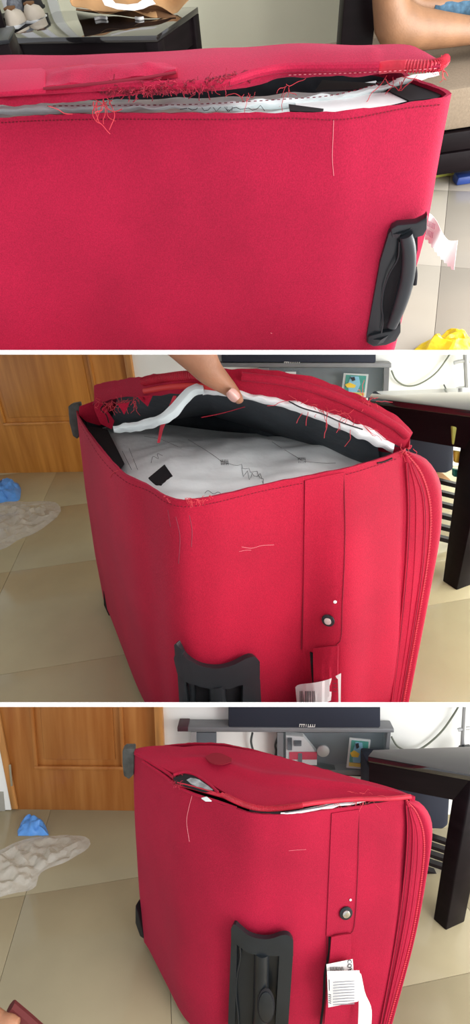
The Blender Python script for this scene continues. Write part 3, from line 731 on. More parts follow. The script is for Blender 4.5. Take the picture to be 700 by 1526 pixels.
for u, v in ((334, 689), (449, 686)):
    tubes('printed_emblem', [mapL([(u-5+k*2.5, v-4), (u-4+k*2.5, v+4)]) for k in range(5)]+[mapL([(u-6, v-2), (u+6, v-1)]), mapL([(u-5, v+2), (u+6, v+2)])], .0005, ink, R2, rc2)
mk = mat('pink_tint_print', (0.66, 0.50, 0.55), .5, var=.1)
# inside: dark upper liner hanging from the lid
yl2 = interp([120, 145, 215, 260, 330, 450, 550, 612], [1.36, 1.30, 1.12, 1.03, .955, .93, .935, .945])
inner = [[R2.py(u, v, yl2(u)+.02) for u, v in lerp_list([(175, 590), (240, 582), (330, 578), (450, 600), (560, 648)], 40)]]
# lid cloth seen from behind/top
UPB = [(143, 575), (175, 568), (215, 562), (260, 556), (330, 552), (372, 553), (420, 556), (470, 566), (520, 586), (560, 605), (595, 627), (611, 646)]
LOB = [(143, 600), (175, 592), (215, 589), (260, 586), (330, 579), (370, 586), (420, 594), (470, 604), (520, 622), (560, 642), (590, 660), (602, 664)]
ribbon(R2, rc2, 'lid_edge_strip', UPB, LOB, yl2, fab2, n=110, th=.006, rows=7, puff=.010, wav=.004)
top = [R2.py(u, v+3, yl2(u)+.006) for u, v in lerp_list(UPB, 50)]
hinge = [Vector((Ac.x+.03+(far.x-Ac.x+.02)*min(1, i/24), Ac.y+.03+(far.y-Ac.y)*min(1, i/24), zt+.004)) if i < 25 else Vector((far.x+.05, far.y, zt+.004)).lerp(Vector((Cc.x+.02, Cc.y+.02, zt+.004)), (i-24)/25) for i in range(50)]
b2 = [p+(Vector((c2.cen.x, c2.cen.y, p.z))-p)*.07-Vector((0, 0, .07)) for p in resamp(hinge, 40)]
G = [[a_.lerp(b_, t)-Vector((0, 0, .03*math.sin(math.pi*t))) for a_, b_ in zip(inner[0], b2)] for t in [k/10 for k in range(11)]]
emit('lid_underside', *gridmesh(G), slate, R2, rc2, label='dark slate underside of the lifted lid')
emit('lid', *gridmesh([[a_.lerp(b_, t)+Vector((0, 0, -.015*math.sin(math.pi*t))) for a_, b_ in zip(top, hinge)] for t in [k/8 for k in range(9)]]), fab2, R2, rc2, solid=.004)
# zipper coil on the lid edge left of the thumb, piping to the right
p_ = [R2.py(u, v, yl2(u)-.021) for u, v in ((214, 569), (240, 564), (270, 560), (300, 559), (330, 560))]
tube('zipper_cover', p_, .0085, redtrim, R2, rc2, n=24, sides=12); ribs(R2, rc2, p_, .0090, .0011, redtrim, 44, label='ribbed dark red zipper coil')
p_ = [R2.py(u, v, yl2(u)-.022) for u, v in ((214, 583), (250, 577), (290, 575), (330, 579))]
tube('zipper_tape', p_, .006, mat('bright_red_tape', (.62, .03, .03), .5), R2, rc2, n=20, flat=.5, label='bright red frayed zipper tape')
tube('piping', [R2.py(u, v, yl2(u)-.018) for u, v in ((360, 561), (420, 568), (470, 580), (520, 599), (560, 618), (592, 637), (606, 650))], .0085, fab2, R2, rc2, n=40, sides=10)
# torn corner flap at the left
prism('torn_flap', [R2.py(u, v, 1.31) for u, v in ((140, 594), (152, 592), (158, 610), (170, 628), (166, 640), (150, 632), (141, 612))], Vector((0, .006, 0)), fab2, R2, rc2, bevel=.001)
prism('torn_flap', [R2.py(u, v, 1.42) for u, v in ((118, 606), (140, 598), (146, 620), (160, 630), (148, 634), (128, 628), (117, 618))], Vector((0, .006, 0)), fab2, R2, rc2)
tube('dark_strap_edge', [R2.py(u, v, 1.295) for u, v in ((149, 596), (155, 602), (150, 610), (158, 618), (162, 630))], .0016, blackfab, R2, rc2, n=20)
for pts in ([(205, 590), (215, 600), (222, 592)], [(205, 592), (220, 606), (228, 588)], [(175, 602), (185, 618), (193, 600)]):
    prism('torn_flap', [R2.py(u, v, 1.09) for u, v in pts], Vector((0, .003, 0)), fab2, R2, rc2)
prism('red_strap', [R2.py(u, v, y) for u, v, y in ((258, 590, 1.02), (263, 590, 1.02), (243, 640, 1.03), (238, 660, 1.0), (234, 660, 1.0), (238, 636, 1.03))], Vector((0, .002, 0)), redtrim, R2, rc2, label='narrow red woven strap')
# torn white lining edge under the lid
yw2 = lambda u: yl2(u)+.008
ribbon(R2, rc2, 'torn_lining_band', [(168, 635), (200, 628), (235, 618), (252, 606), (268, 588), (285, 575), (302, 571)],
       [(170, 646), (205, 642), (240, 634), (262, 622), (280, 600), (292, 590), (304, 588)], interp([160, 235, 262, 302], [1.1, 1.0, .99, .965]), lining, n=50, th=.005, rows=6, puff=.014, wav=.004, label='pale grey torn lining edge')
ribbon(R2, rc2, 'torn_lining_band', [(300, 571), (330, 576), (370, 586), (420, 593), (470, 606), (520, 626), (560, 642), (588, 662)],
       [(302, 588), (330, 590), (370, 597), (420, 607), (470, 625), (510, 642), (555, 662), (585, 676)], lambda u: yl2(u)-.004, white_l, n=90, th=.005, rows=6, puff=.012, wav=.006, label='white torn lining edge')
tube('lining_crease', [R2.py(u, v, yl2(u)-.021) for u, v in ((430, 598), (450, 608), (480, 617), (510, 630), (540, 640))], .0014, ink, R2, rc2, n=24)
# extra liner folds deep inside
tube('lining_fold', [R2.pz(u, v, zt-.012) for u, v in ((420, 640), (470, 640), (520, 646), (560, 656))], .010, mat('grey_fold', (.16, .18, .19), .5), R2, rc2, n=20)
tube('lining_fold', [R2.pz(u, v, zt-.03) for u, v in ((495, 668), (520, 655), (545, 652), (566, 668))], .013, lining, R2, rc2, n=20)
tube('red_cord', [R2.py(u, v, 1.06) for u, v in ((300, 622), (330, 616), (365, 606), (400, 594))], .0010, redtrim, R2, rc2, n=20)
# hem stitches, seams, scuffs
onbody(c2, 'hem_stitching', [(118, 630), (150, 682), (185, 716), (222, 732), (255, 752), (300, 753), (400, 730), (512, 708), (590, 684)], .0008, darkthread, .0005, n=200, dashed=1, label='dark red hem stitching')
onbody(c2, 'rim_tear', [(562, 690), (572, 688), (584, 683)], .0016, blackfab, .001, n=10)
patch(c2, 'side_band', [(454, 716), (482, 710), (512, 704)], [(451, 968), (480, 972), (500, 960)], lambda s, t: .0016, fab2, n=10, rows=20, solid=.0012)
for px in ([(454, 716), (455, 800), (451, 900), (449, 968)], [(512, 704), (514, 800), (510, 900), (508, 950), (500, 962)]):
    onbody(c2, 'side_seam', px, .0008, darkthread, .0018, n=30)
onbody(c2, 'scratch', [(360, 815), (375, 817), (390, 813), (408, 812)], .0004, scuff, .0003, n=12)
onbody(c2, 'scratch', [(356, 822), (366, 820), (374, 820)], .0003, scuff, .0003, n=8)
for q in ([(262, 770), (268, 800), (266, 840)], [(282, 768), (286, 790), (285, 815)], [(250, 760), (254, 785)]):
    onbody(c2, 'rub_mark', q, .0007, dust, .0001, n=12)
def disc(name, c, n, r, th, m, room, par, seg=20, label=None):
    n = n.normalized(); a = n.cross(Vector((0, 0, 1))).normalized(); b = a.cross(n)
    pts = [c+(a*math.cos(q)+b*math.sin(q))*r for q in [2*math.pi*k/seg for k in range(seg)]]
    return prism(name, pts, n*th, m, room, par, bevel=min(r, th)*.35, label=label)
def bn(case, u, v):
    p = case.rc(u, v, 0); q = case.rc(u+3, v, 0); r = case.rc(u, v+3, 0); n = (r-p).cross(q-p).normalized()
    return n if n.dot(case.room.c-p) > 0 else -n
def rivet(case, u, v, rpx):
    n = bn(case, u, v); p = case.rc(u, v, .004); s = (p-case.room.c).length/F
    o = disc('rivet', p, n, rpx*s, .004, plastic, case.room, case.root); disc('rivet_head', p+n*.003, n, rpx*.58*s, .004, chrome, case.room, (o, case.root[1]), label='chrome rivet head')
rivet(c2, 489, 924, 9.5)
disc('chip_mark', c2.rc(499, 897, .004), bn(c2, 499, 897), .0038, .0008, paper, R2, rc2, 10, label='small white chip')
# corner guards and wheel housing
def guard_piece(case, name, px, ext, m, y, bev=.004):
    return prism(name, [case.room.py(u, v, y) for u, v in px], Vector(ext), m, case.room, case.root, bevel=bev)
guard_piece(c2, 'corner_guard', [(101, 606), (106, 603), (118, 601), (119, 612), (119, 645), (115, 655), (108, 650), (103, 630)], (.0, .03, 0), guard, Ac.y-.01)
guard_piece(c2, 'wheel_housing', [(153, 880), (160, 890), (166, 915), (172, 930), (163, 922), (154, 902)], (.02, .05, 0), plastic, bA.y-.01)
# pocket: zipper strips and front compartment, on the plane of the side face
def pocket(case, room, root, m, C, Bp, line0, zip_, outl, back, piping, Cb):
    t = Vector((C.x-Bp.x, C.y-Bp.y, 0)).normalized(); n = t.cross(Vector(C)-Vector(Cb)).normalized()
    if n.y > 0: n = -n
    P0 = Vector(C)
    pp = lambda u, v, o=0: room.pl(u, v, P0+n*o, n)
    N = 40
    a = [pp(u, v, .001) for u, v in lerp_list(line0, N)]; z = [pp(u, v, .004) for u, v in lerp_list(zip_, N)]; o = [pp(u, v, -.012) for u, v in lerp_list(outl, N)]
    def face(name, A, B, bulge, extra=None):
        G = [[p.lerp(q, s)+n*bulge*math.sin(math.pi*s) for p, q in zip(A, B)] for s in [k/8 for k in range(9)]]
        if extra is not None: G += [[p+extra*s for p in G[-1]] for s in (.15, .5, 1)]
        return emit(name, *gridmesh(G), m, room, root, solid=.002)
    face('gusset', a, z, .004); face('front_pocket', z, o, .012, back)
    tube('zipper_tape', z, .0028, redtrim, room, root, sides=8)
    Pz = resamp([p+n*.003 for p in z], 110)
    tubes('zipper_teeth', [[Pz[i]-t*.0028, Pz[i]+t*.0028] for i in range(110)], .0009, redthread, room, root, sides=4)
    for pl_ in piping:
        tube('piping', [pp(u, v, .006) for u, v in pl_], .0022, m, room, root, n=36)
        tube('side_seam', [pp(u+2, v, .0052) for u, v in pl_], .0011, darkthread, room, root, n=36)
    return pp
BK = (Ac-Bc).normalized()*.07
pp2 = pocket(c2, R2, rc2, fab2, Cc, Bc, [(601, 676), (597, 760), (592, 850), (582, 960), (568, 1070)], [(603, 674), (627, 706), (640, 755), (638, 820), (626, 900), (596, 1070)],
             [(604, 673), (632, 682), (652, 708), (658, 738), (656, 790), (641, 870), (601, 1070)], BK,
             [[(605, 690), (608, 760), (604, 850), (593, 960), (580, 1070)], [(609, 690), (619, 740), (617, 840), (606, 950), (587, 1070)], [(612, 690), (630, 745), (629, 830), (617, 920), (592, 1070)]], G2(580, 1085))
# black corner grip
gtop = [(262, 966), (266, 953), (272, 962), (280, 975), (300, 987), (325, 990), (345, 985), (365, 975), (376, 974), (383, 981)]
patch(c2, 'grip_well', [(266, 985), (300, 995), (340, 995), (376, 985)], [(272, 1060), (300, 1062), (340, 1062), (380, 1062)], .004, blackfab, n=20, rows=10)
gr2 = patch(c2, 'corner_grip', gtop, [(266, 986), (270, 1000), (280, 1010), (295, 1016), (312, 1020), (328, 1021), (342, 1020), (352, 1016), (364, 1014), (383, 1012)], .016, plastic, n=30, rows=6, solid=.012)
g2 = (gr2, rc2[1])
patch(c2, 'grip_frame', [(359, 1008), (370, 1008), (384, 1008)], [(358, 1066), (371, 1066), (387, 1066)], .014, plastic, n=8, rows=8, solid=.010, par=g2)
patch(c2, 'grip_frame', [(268, 990), (272, 996), (278, 1002)], [(272, 1066), (278, 1066), (284, 1066)], .014, plastic, n=8, rows=8, solid=.010, par=g2)
tube('carry_bar', [c2.rc(u, v, .012) for u, v in ((322, 1016), (324, 1035), (326, 1070))], .019, plastic, R2, g2, n=10, sides=14)
tube('grip_inner_wall', [c2.rc(u, v, .008) for u, v in ((285, 1008), (286, 1035), (284, 1070))], .008, plastic, R2, g2, n=10)
# side handle strap and tag
onbody(c2, 'handle_slot', [(464, 972), (466, 1000), (468, 1030), (460, 1055)], .004, blackfab, .0005, n=14)
patch(c2, 'side_handle', [(468, 966), (485, 964), (504, 962)], [(470, 1064), (488, 1064), (503, 1064)], lambda s, t: .006+.02*min(1, t*2.2), fab2, n=12, rows=14, solid=.004)
tg = thing('luggage_tag', 'white paper luggage tag wrapped on the handle of the opened suitcase', 'tag', R2, c2.rc(470, 1035, .03))
A = lerp_list([(440, 1024), (446, 1020), (470, 1017), (490, 1012), (508, 1003)], 20); B = [(a_[0]+(4 if a_[0] < 470 else -1), 1064) for a_ in A]
G = [[c2.rc(a_[0]+(b_[0]-a_[0])*t, a_[1]+(b_[1]-a_[1])*t, .034+.006*math.sin(i*.3)) for i, (a_, b_) in enumerate(zip(A, B))] for t in [k/6 for k in range(7)]]
emit('tag_paper', *gridmesh(G), paper, R2, tg, solid=.0006)
tubes('barcode', [[c2.rc(447+k*2.6, 1030, .0415), c2.rc(447+k*2.6, 1060, .0415)] for k in range(9)], .0009, ink, R2, tg, sides=4)
tubes('tag_lettering', [[c2.rc(495+k, 1012+6*j, .0395), c2.rc(499+k, 1013+6*j, .0395)] for j in range(4) for k in (0, 3)], .0005, ink, R2, tg, sides=4)
# threads
E2 = [R2.py(u, v, yl2(u)-.014) for u, v in lerp_list([(435, 600), (480, 608), (520, 620), (560, 640)], 30)]
threads(R2, rc2, E2, 26, .045, 11, r=.0006, down=.8)
threads(R2, rc2, [R2.py(u, v, yl2(u)-.012) for u, v in ((150, 596), (165, 600), (180, 600), (200, 596))], 50, .03, 12, r=.0006, down=.5)
threads(R2, rc2, [R2.pz(u, v, zt+.003) for u, v in ((285, 747), (300, 745), (312, 742), (250, 742))], 36, .010, 13, r=.0005)
threads(R2, rc2, [R2.pz(u, v, zt+.003) for u, v in ((600, 672), (606, 670))], 14, .016, 14, r=.0006)
onbody(c2, 'loose_thread', [(164, 712), (168, 705), (176, 701)], .0007, redthread, .002, n=12)
threads(R2, rc2, [R2.py(u, v, yl2(u)-.013) for u, v in ((540, 592), (548, 598), (555, 602))], 12, .03, 15, r=.0006, down=-.6)

# the thumb
hand = thing('person', 'bare thumb and hand edge of a person pinching up the torn lid', 'person', R2, R2.py(330, 560, .90))
TH = [((262, 488), 40), ((278, 508), 37), ((296, 532), 29), ((311, 552), 25), ((326, 566), 22.5), ((340, 578), 20.5), ((350, 588), 17), ((355, 594), 12), ((357, 598), 6)]
yt = .905
V, Fc = limb([(R2.py(u, v, yt+.0003*(i*8)), PS(R2, u, v, yt, r)) for i, ((u, v), r) in enumerate(TH)], 44, 22)
V = bulge(V, R2.py(318, 552, yt-.03), .014, .0016)
V = [v+Vector((0, 0, .0006*math.sin((v.x+v.z)*900)*math.exp(-((v-R2.py(318, 550, yt-.025)).length/.018)**2))) for v in V]
th = emit('thumb', V, Fc, skin, R2, hand, sharp=180)
# nail: a curved plate on the camera side of the tip
G = []
for r in range(7):
    G.append([])
    for s in range(9):
        a_ = r/6; b_ = s/8-.5
        u = 343+a_*13; v = 581+a_*14; du = (1-.35*abs(2*a_-1)**3)*17*b_
        G[-1].append(R2.py(u-du*.72-2, v+du*.70+1, yt-.0235+a_*.010+.010*(2*b_)**2+.004*(1-a_)**2))
emit('thumbnail', *gridmesh(G), nailm, R2, hand, solid=.0008, label='pink thumbnail')

# ---------------------------------------------------------------- suitcase, bottom room
zt = .72
rc3 = thing('suitcase', 'red suitcase standing upright with its lid closed and a split along the top edge', 'suitcase', R3, (0.1, 1.45, 0))
A3 = R3.pz(200, 1121, zt); B3 = R3.pz(372, 1212, zt); C3 = R3.pz(604, 1192, zt); E3 = R3.pz(285, 1113, zt)
G3 = lambda u, v: tuple(R3.pz(u, v, .03))
off3 = Vector(G3(564, 1555))-C3
TOP3 = [((199, 1120), G3(213, 1398)), ((207, 1129), G3(222, 1416)), ((240, 1152), G3(250, 1468)), ((270, 1174), G3(276, 1518)), ((305, 1190), G3(312, 1548)), ((340, 1203), G3(346, 1556)), ((375, 1213), G3(376, 1558)), ((410, 1215), G3(405, 1558)), ((450, 1214), G3(438, 1558)),
        ((490, 1208), G3(472, 1558)), ((534, 1202), G3(510, 1557)), ((575, 1196), G3(545, 1556)), ((600, 1192), G3(564, 1555)), ((606, 1188), G3(569, 1550)),
        ((C3.x-.002, C3.y+.03, zt), (C3.x-.002+off3.x, C3.y+.03+off3.y, .03)), ((E3.x+.20, E3.y-.02, zt), None), ((E3.x+.02, E3.y+.02, zt), None), ((A3.x+.03, A3.y+.02, zt), None)]
c3 = suitcase_body(R3, rc3, TOP3, fab3, zt, n=170)
# closed lid
UP3 = [(198, 1117), (215, 1113), (240, 1111), (262, 1112), (275, 1113), (300, 1111), (340, 1113), (400, 1124), (460, 1140), (520, 1157), (570, 1170), (600, 1180), (610, 1187)]
LO3 = [(201, 1122), (232, 1139), (262, 1153), (285, 1156), (310, 1166), (340, 1184), (372, 1199), (395, 1203), (430, 1199), (480, 1194), (530, 1191), (575, 1190), (611, 1189)]
A = lerp_list(UP3, 100); B = lerp_list(LO3, 100); G = []
for r in range(19):
    t = r/18; G.append([])
    for i, (a_, b_) in enumerate(zip(A, B)):
        u = a_[0]+(b_[0]-a_[0])*t; v = a_[1]+(b_[1]-a_[1])*t
        p = R3.pz(u, v, zt+.012); e = math.sin(math.pi*min(1, max(0, t)))
        ridge = .012*math.exp(-((t-.42)/.08)**2)*min(1, max(0, (i-12)/20))*min(1, (99-i)/15)
        G[-1].append(p+Vector((0, 0, .005*nz(p, 8)*e+ridge)))
emit('lid', *gridmesh(G), fab3, R3, rc3, solid=.006)
g_ = [p-Vector((0, 0, 0)) for p in G[0]]
emit('lid_side', *gridmesh([g_, [p-Vector((0, 0, .03)) for p in g_]]), fab3, R3, rc3)
# raised corner cover at far left, top handle dimple
A = lerp_list([(308, 1126), (318, 1122), (330, 1123), (345, 1130)], 14); B = lerp_list([(306, 1129), (315, 1137), (330, 1139), (345, 1135)], 14)
G = [[R3.pz(a_[0]+(b_[0]-a_[0])*t, a_[1]+(b_[1]-a_[1])*t, zt+.030) for a_, b_ in zip(A, B)] for t in [k/5 for k in range(6)]]
emit('top_handle', *gridmesh(G), mat('dimple_shade_red', (0.22, .004, .016), .9), R3, rc3, solid=.003)  # dark red patch painting the shade inside the handle dimple
# edge strip and piping
yf3 = lambda u, v, z: R3.pz(u, v, z)
def pts3(px, z, n=60): return [R3.pz(u, v, z) for u, v in lerp_list(px, n)]
EDG = [(201, 1124), (230, 1143), (255, 1156), (272, 1170), (300, 1180), (340, 1193), (372, 1205), (395, 1208), (440, 1205), (490, 1199), (540, 1194), (580, 1191), (612, 1188)]
tube('piping', pts3([(330, 1184), (350, 1194), (370, 1201), (395, 1205), (430, 1202), (480, 1195), (530, 1191), (580, 1190), (612, 1187)], zt+.016), .0062, redtrim, R3, rc3, sides=10)
pc = [(335, 1186), (350, 1193), (370, 1201), (392, 1205), (420, 1204), (450, 1200)]
ribs(R3, rc3, [R3.pz(u, v, zt+.017) for u, v in pc], .0066, .0011, redtrim, 62, label='ribbed dark red zipper coil')
tube('zipper_tape', pts3([(264, 1168), (285, 1173), (310, 1180), (335, 1187)], zt+.012), .0055, redtrim, R3, rc3, sides=8, label='flat red zipper tape end')
tube('lid_edge_strip', pts3([(201, 1123), (215, 1131), (235, 1143), (252, 1154), (265, 1165)], zt+.008), .0045, fab3, R3, rc3)
tube('lid_edge_strip', pts3([(212, 1134), (240, 1153), (265, 1172), (290, 1184), (320, 1193), (352, 1204)], zt+.004), .0035, fab3, R3, rc3)
tube('lid_edge_strip', pts3([(258, 1155), (272, 1151), (286, 1153), (298, 1159), (312, 1169), (325, 1181)], zt+.018), .0040, fab3, R3, rc3)
# the split: dark gap with grey lining
prism('split_gap', [R3.pz(u, v, zt+.0165) for u, v in ((258, 1159), (275, 1153), (290, 1156), (305, 1164), (318, 1175), (324, 1182), (300, 1178), (275, 1171), (262, 1167))], Vector((0, 0, -.004)), blackfab, R3, rc3, label='dark gap in the split seam')
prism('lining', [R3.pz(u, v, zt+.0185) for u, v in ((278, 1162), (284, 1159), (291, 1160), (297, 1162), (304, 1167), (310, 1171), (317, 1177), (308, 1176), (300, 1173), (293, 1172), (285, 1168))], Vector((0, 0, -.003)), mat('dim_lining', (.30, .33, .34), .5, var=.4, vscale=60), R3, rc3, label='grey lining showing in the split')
prism('lining', [R3.pz(u, v, zt+.008) for u, v in ((300, 1189), (308, 1187), (315, 1193), (306, 1193))], Vector((0, 0, -.003)), lining, R3, rc3)
prism('lining', [R3.pz(u, v, zt+.005) for u, v in ((418, 1211), (445, 1207), (480, 1200), (490, 1197), (500, 1196), (530, 1193), (555, 1190), (540, 1194), (522, 1198), (505, 1199), (495, 1203), (480, 1204), (450, 1210), (428, 1212))], Vector((0, 0, -.004)), white_l, R3, rc3, label='white lining sliver under the piping')
tube('lining_crease', pts3([(425, 1211), (450, 1207), (480, 1202), (500, 1197), (530, 1194)], zt+.006, 30), .0011, slate, R3, rc3)
tube('rim_shadow_strip', pts3([(372, 1207), (395, 1211), (420, 1211)], zt+.001, 12), .004, blackfab, R3, rc3)  # black strips painting the shade under the lid rim
tube('rim_shadow_strip', pts3([(540, 1198), (570, 1194), (590, 1190)], zt+.002, 12), .0018, blackfab, R3, rc3)
threads(R3, rc3, [R3.pz(u, v, zt+.014) for u, v in ((262, 1158), (270, 1154), (280, 1153), (266, 1170), (262, 1166), (290, 1156))], 80, .012, 21, m=mat('fringe_red', (.38, .02, .045)), r=.0006, down=.2)
threads(R3, rc3, [R3.pz(u, v, zt+.014) for u, v in ((480, 1196), (500, 1194), (530, 1193), (560, 1190), (540, 1190))], 26, .03, 22, r=.0006, down=.8)
threads(R3, rc3, [R3.pz(u, v, zt+.02) for u, v in ((520, 1178), (530, 1180), (545, 1183))], 8, .02, 23, r=.0005, down=-.2)
onbody(c3, 'loose_thread', [(286, 1186), (281, 1205), (278, 1225), (282, 1254)], .0006, scuff, .001, n=18)
onbody(c3, 'scratch', [(430, 1268), (440, 1267), (456, 1266)], .0003, scuff, .0003, n=8)
patch(c3, 'side_band', [(494, 1212), (514, 1209), (535, 1206)], [(486, 1394), (506, 1398), (522, 1390)], .0016, fab3, n=10, rows=18, solid=.0012)
for px in ([(494, 1212), (492, 1300), (487, 1394), (484, 1526)], [(535, 1206), (533, 1300), (528, 1378), (521, 1392)]):
    onbody(c3, 'side_seam', px, .0008, darkthread, .0018, n=30)
rivet(c3, 515, 1360, 7.5)
disc('chip_mark', c3.rc(522, 1341, .004), bn(c3, 522, 1341), .0035, .0008, paper, R3, rc3, 10, label='small white chip')
guard_piece(c3, 'corner_guard', [(182, 1119), (186, 1116), (200, 1116), (200, 1124), (199, 1155), (192, 1162), (184, 1157), (182, 1140)], (.0, .03, 0), guard, A3.y-.015)
bA3 = R3.pz(212, 1400, .03)
guard_piece(c3, 'wheel_housing', [(201, 1350), (206, 1362), (212, 1385), (216, 1401), (208, 1396), (201, 1376)], (.02, .05, 0), plastic, bA3.y-.01)
BK = (A3-B3).normalized()*.06
pp3 = pocket(c3, R3, rc3, fab3, C3, B3, [(603, 1193), (606, 1240), (602, 1300), (590, 1400), (565, 1532)], [(605, 1192), (621, 1212), (631, 1248), (628, 1305), (612, 1400), (576, 1532)],
             [(606, 1190), (624, 1195), (639, 1213), (644, 1238), (639, 1280), (617, 1390), (580, 1532)], BK,
             [[(605, 1200), (607, 1240), (602, 1310), (590, 1400), (566, 1532)], [(609, 1203), (615, 1240), (611, 1310), (598, 1400), (570, 1532)], [(611, 1203), (622, 1245), (619, 1310), (605, 1400), (573, 1532)]], G3(564, 1555))
# corner grip with recess, bar and oval button
patch(c3, 'grip_well', [(348, 1385), (375, 1400), (405, 1402), (430, 1396)], [(344, 1532), (370, 1532), (400, 1532), (428, 1532)], .003, plastic, n=20, rows=16)
gr3 = patch(c3, 'corner_grip', [(346, 1378), (351, 1371), (358, 1377), (372, 1388), (390, 1393), (405, 1392), (420, 1387), (430, 1388), (436, 1396)],
            [(346, 1396), (352, 1400), (360, 1406), (372, 1414), (388, 1417), (402, 1418), (414, 1418), (424, 1418), (436, 1418)], .016, plastic, n=30, rows=6, solid=.012)
g3 = (gr3, rc3[1])
patch(c3, 'grip_frame', [(416, 1412), (426, 1412), (436, 1412)], [(409, 1532), (420, 1532), (428, 1532)], .015, plastic, n=8, rows=12, solid=.012, par=g3)
patch(c3, 'grip_frame', [(346, 1392), (350, 1396), (354, 1402)], [(340, 1532), (344, 1532), (350, 1532)], .013, plastic, n=8, rows=12, solid=.010, par=g3)
tube('grip_edge', [c3.rc(u, v, .014) for u, v in ((356, 1402), (358, 1425), (353, 1450), (351, 1480), (354, 1510), (356, 1540))], .003, plastic, R3, g3, n=24)
tube('carry_bar', [c3.rc(u, v, .014) for u, v in ((390, 1416), (389, 1460), (388, 1510), (386, 1532))], .021, plastic, R3, g3, n=14, sides=16)
nb = bn(c3, 396, 1497); pb = c3.rc(396, 1497, .034); s_ = (pb-R3.c).length/F; tu = Vector((0, 0, 1)); ta_ = nb.cross(tu).normalized()
for rr, hh, m_ in ((1.0, 0, blackfab), (.85, .003, plastic)):
    prism('push_button', [pb+nb*hh+ta_*math.cos(q)*9*s_*rr+(tu-nb*nb.z).normalized()*math.sin(q)*20*s_*rr for q in [2*math.pi*k/24 for k in range(24)]], nb*.004, m_, R3, g3, bevel=.001)
# side handle and tag
onbody(c3, 'handle_slot', [(491, 1396), (490, 1420), (484, 1450), (482, 1490), (478, 1526)], .0035, blackfab, .0005, n=20)
patch(c3, 'side_handle', [(493, 1395), (506, 1392), (522, 1390)], [(482, 1532), (500, 1532), (522, 1532)], lambda s, t: .006+.022*min(1, t*2.2), fab3, n=12, rows=16, solid=.005)
tg = thing('luggage_tag', 'white paper luggage tag with barcode looped round the handle of the closed suitcase', 'tag', R3, c3.rc(510, 1460, .04))
def tagstrip(name, L, Rr, off, m=paper, par=None):
    A = lerp_list(L, 16); B = lerp_list(Rr, 16)
    G = [[c3.rc(a_[0]+(b_[0]-a_[0])*t, a_[1]+(b_[1]-a_[1])*t, off(t, i/15) if callable(off) else off) for t in [k/10 for k in range(11)]] for i, (a_, b_) in enumerate(zip(A, B))]
    return emit(name, *gridmesh(G), m, R3, tg, solid=.0007)
tagstrip('tag_loop', [(486, 1437), (487, 1448), (490, 1464)], [(525, 1429), (526, 1438), (527, 1452)], .040)
tagstrip('tag_paper', [(487, 1447), (488, 1475), (489, 1501)], [(535, 1446), (537, 1475), (533, 1492)], lambda t, s: .052+.006*math.sin(t*3))
tagstrip('tag_tail', [(531, 1445), (534, 1480), (534, 1505), (533, 1532)], [(538, 1452), (544, 1480), (553, 1502), (553, 1532)], .047)
tubes('barcode', [[c3.rc(496, 1464+k*4.2, .061), c3.rc(528, 1462+k*4.2, .061)] for k in range(9)], .0010, mat('grey_ink', (.18, .18, .2), .6), R3, tg, sides=4)
tubes('barcode', [[c3.rc(492+k*2.3, 1441, .0425), c3.rc(493+k*2.3, 1448, .0425)] for k in range(9)], .0008, ink, R3, tg, sides=4)
def body_text(s, u, v, off, size, rot, name='tag_lettering'):
    n = bn(c3, u, v); p = c3.rc(u, v, off); x = Vector((0, 0, 1)).cross(n).normalized(); y = n.cross(x)
    c_, s_ = math.cos(rot), math.sin(rot); X = x*c_+y*s_; Y = -x*s_+y*c_
    M = Matrix(((X.x, Y.x, n.x, p.x), (X.y, Y.y, n.y, p.y), (X.z, Y.z, n.z, p.z), (0, 0, 0, 1)))
    text(name, s, M, size, ink, tg)
body_text('COY', 520.5, 1439, .0425, .016, math.pi*1.5)
tubes('tag_print', [[c3.rc(490, 1460, .062), c3.rc(490.5, 1476, .062)]]+[[c3.rc(489.5, 1482+k*3, .062), c3.rc(493, 1483+k*3, .062)] for k in range(5)], .0011, ink, R3, tg, sides=4)

# ================================================================ backgrounds of the middle and bottom rooms
def floorwall(room, a, b):
    return room.pz(a[0], a[1], 0), room.pz(b[0], b[1], 0)

def console(room, W, spec, which):
    """grey TV shelf with soundbar-like speaker, glass cabinet with a picture card; W: function (u,v,dist before the wall) -> point"""
    cs = thing('tv_shelf', spec['label'], 'shelf', room, W(*spec['plank'][3], .15))
    pl_ = [W(u, v, .07) for u, v in spec['plank']]
    back = Vector((-spec['n'].x, -spec['n'].y, 0))*-1
    prism('shelf_board', pl_, spec['n']*.065, greym, room, cs, bevel=.003)
    for nm, px, m_, d, dep in spec['panels']:
        prism(nm, [W(u, v, d) for u, v in px], spec['n']*dep, m_, room, cs)
    sp = thing('speaker', spec['slabel'], 'speaker', room, W(*spec['speaker'][3], .2))
    prism('speaker_body', [W(u, v, .066) for u, v in spec['speaker']], spec['n']*.055, navy, room, sp, bevel=.008)
    lu, lv = spec['logo']
    # worn white brand lettering, too small in the picture to read beyond its strokes
    tubes('speaker_logo', [[W(lu+k*3.2, lv+2.2, .068), W(lu+k*3.2+.6, lv-1.6, .068)] for k in range(8)]+[[W(lu, lv-1.6, .068), W(lu+8, lv-1.4, .068)], [W(lu+12, lv+2.2, .068), W(lu+23, lv+2.2, .068)]], .0016, paper, room, sp, sides=4)
    return cs

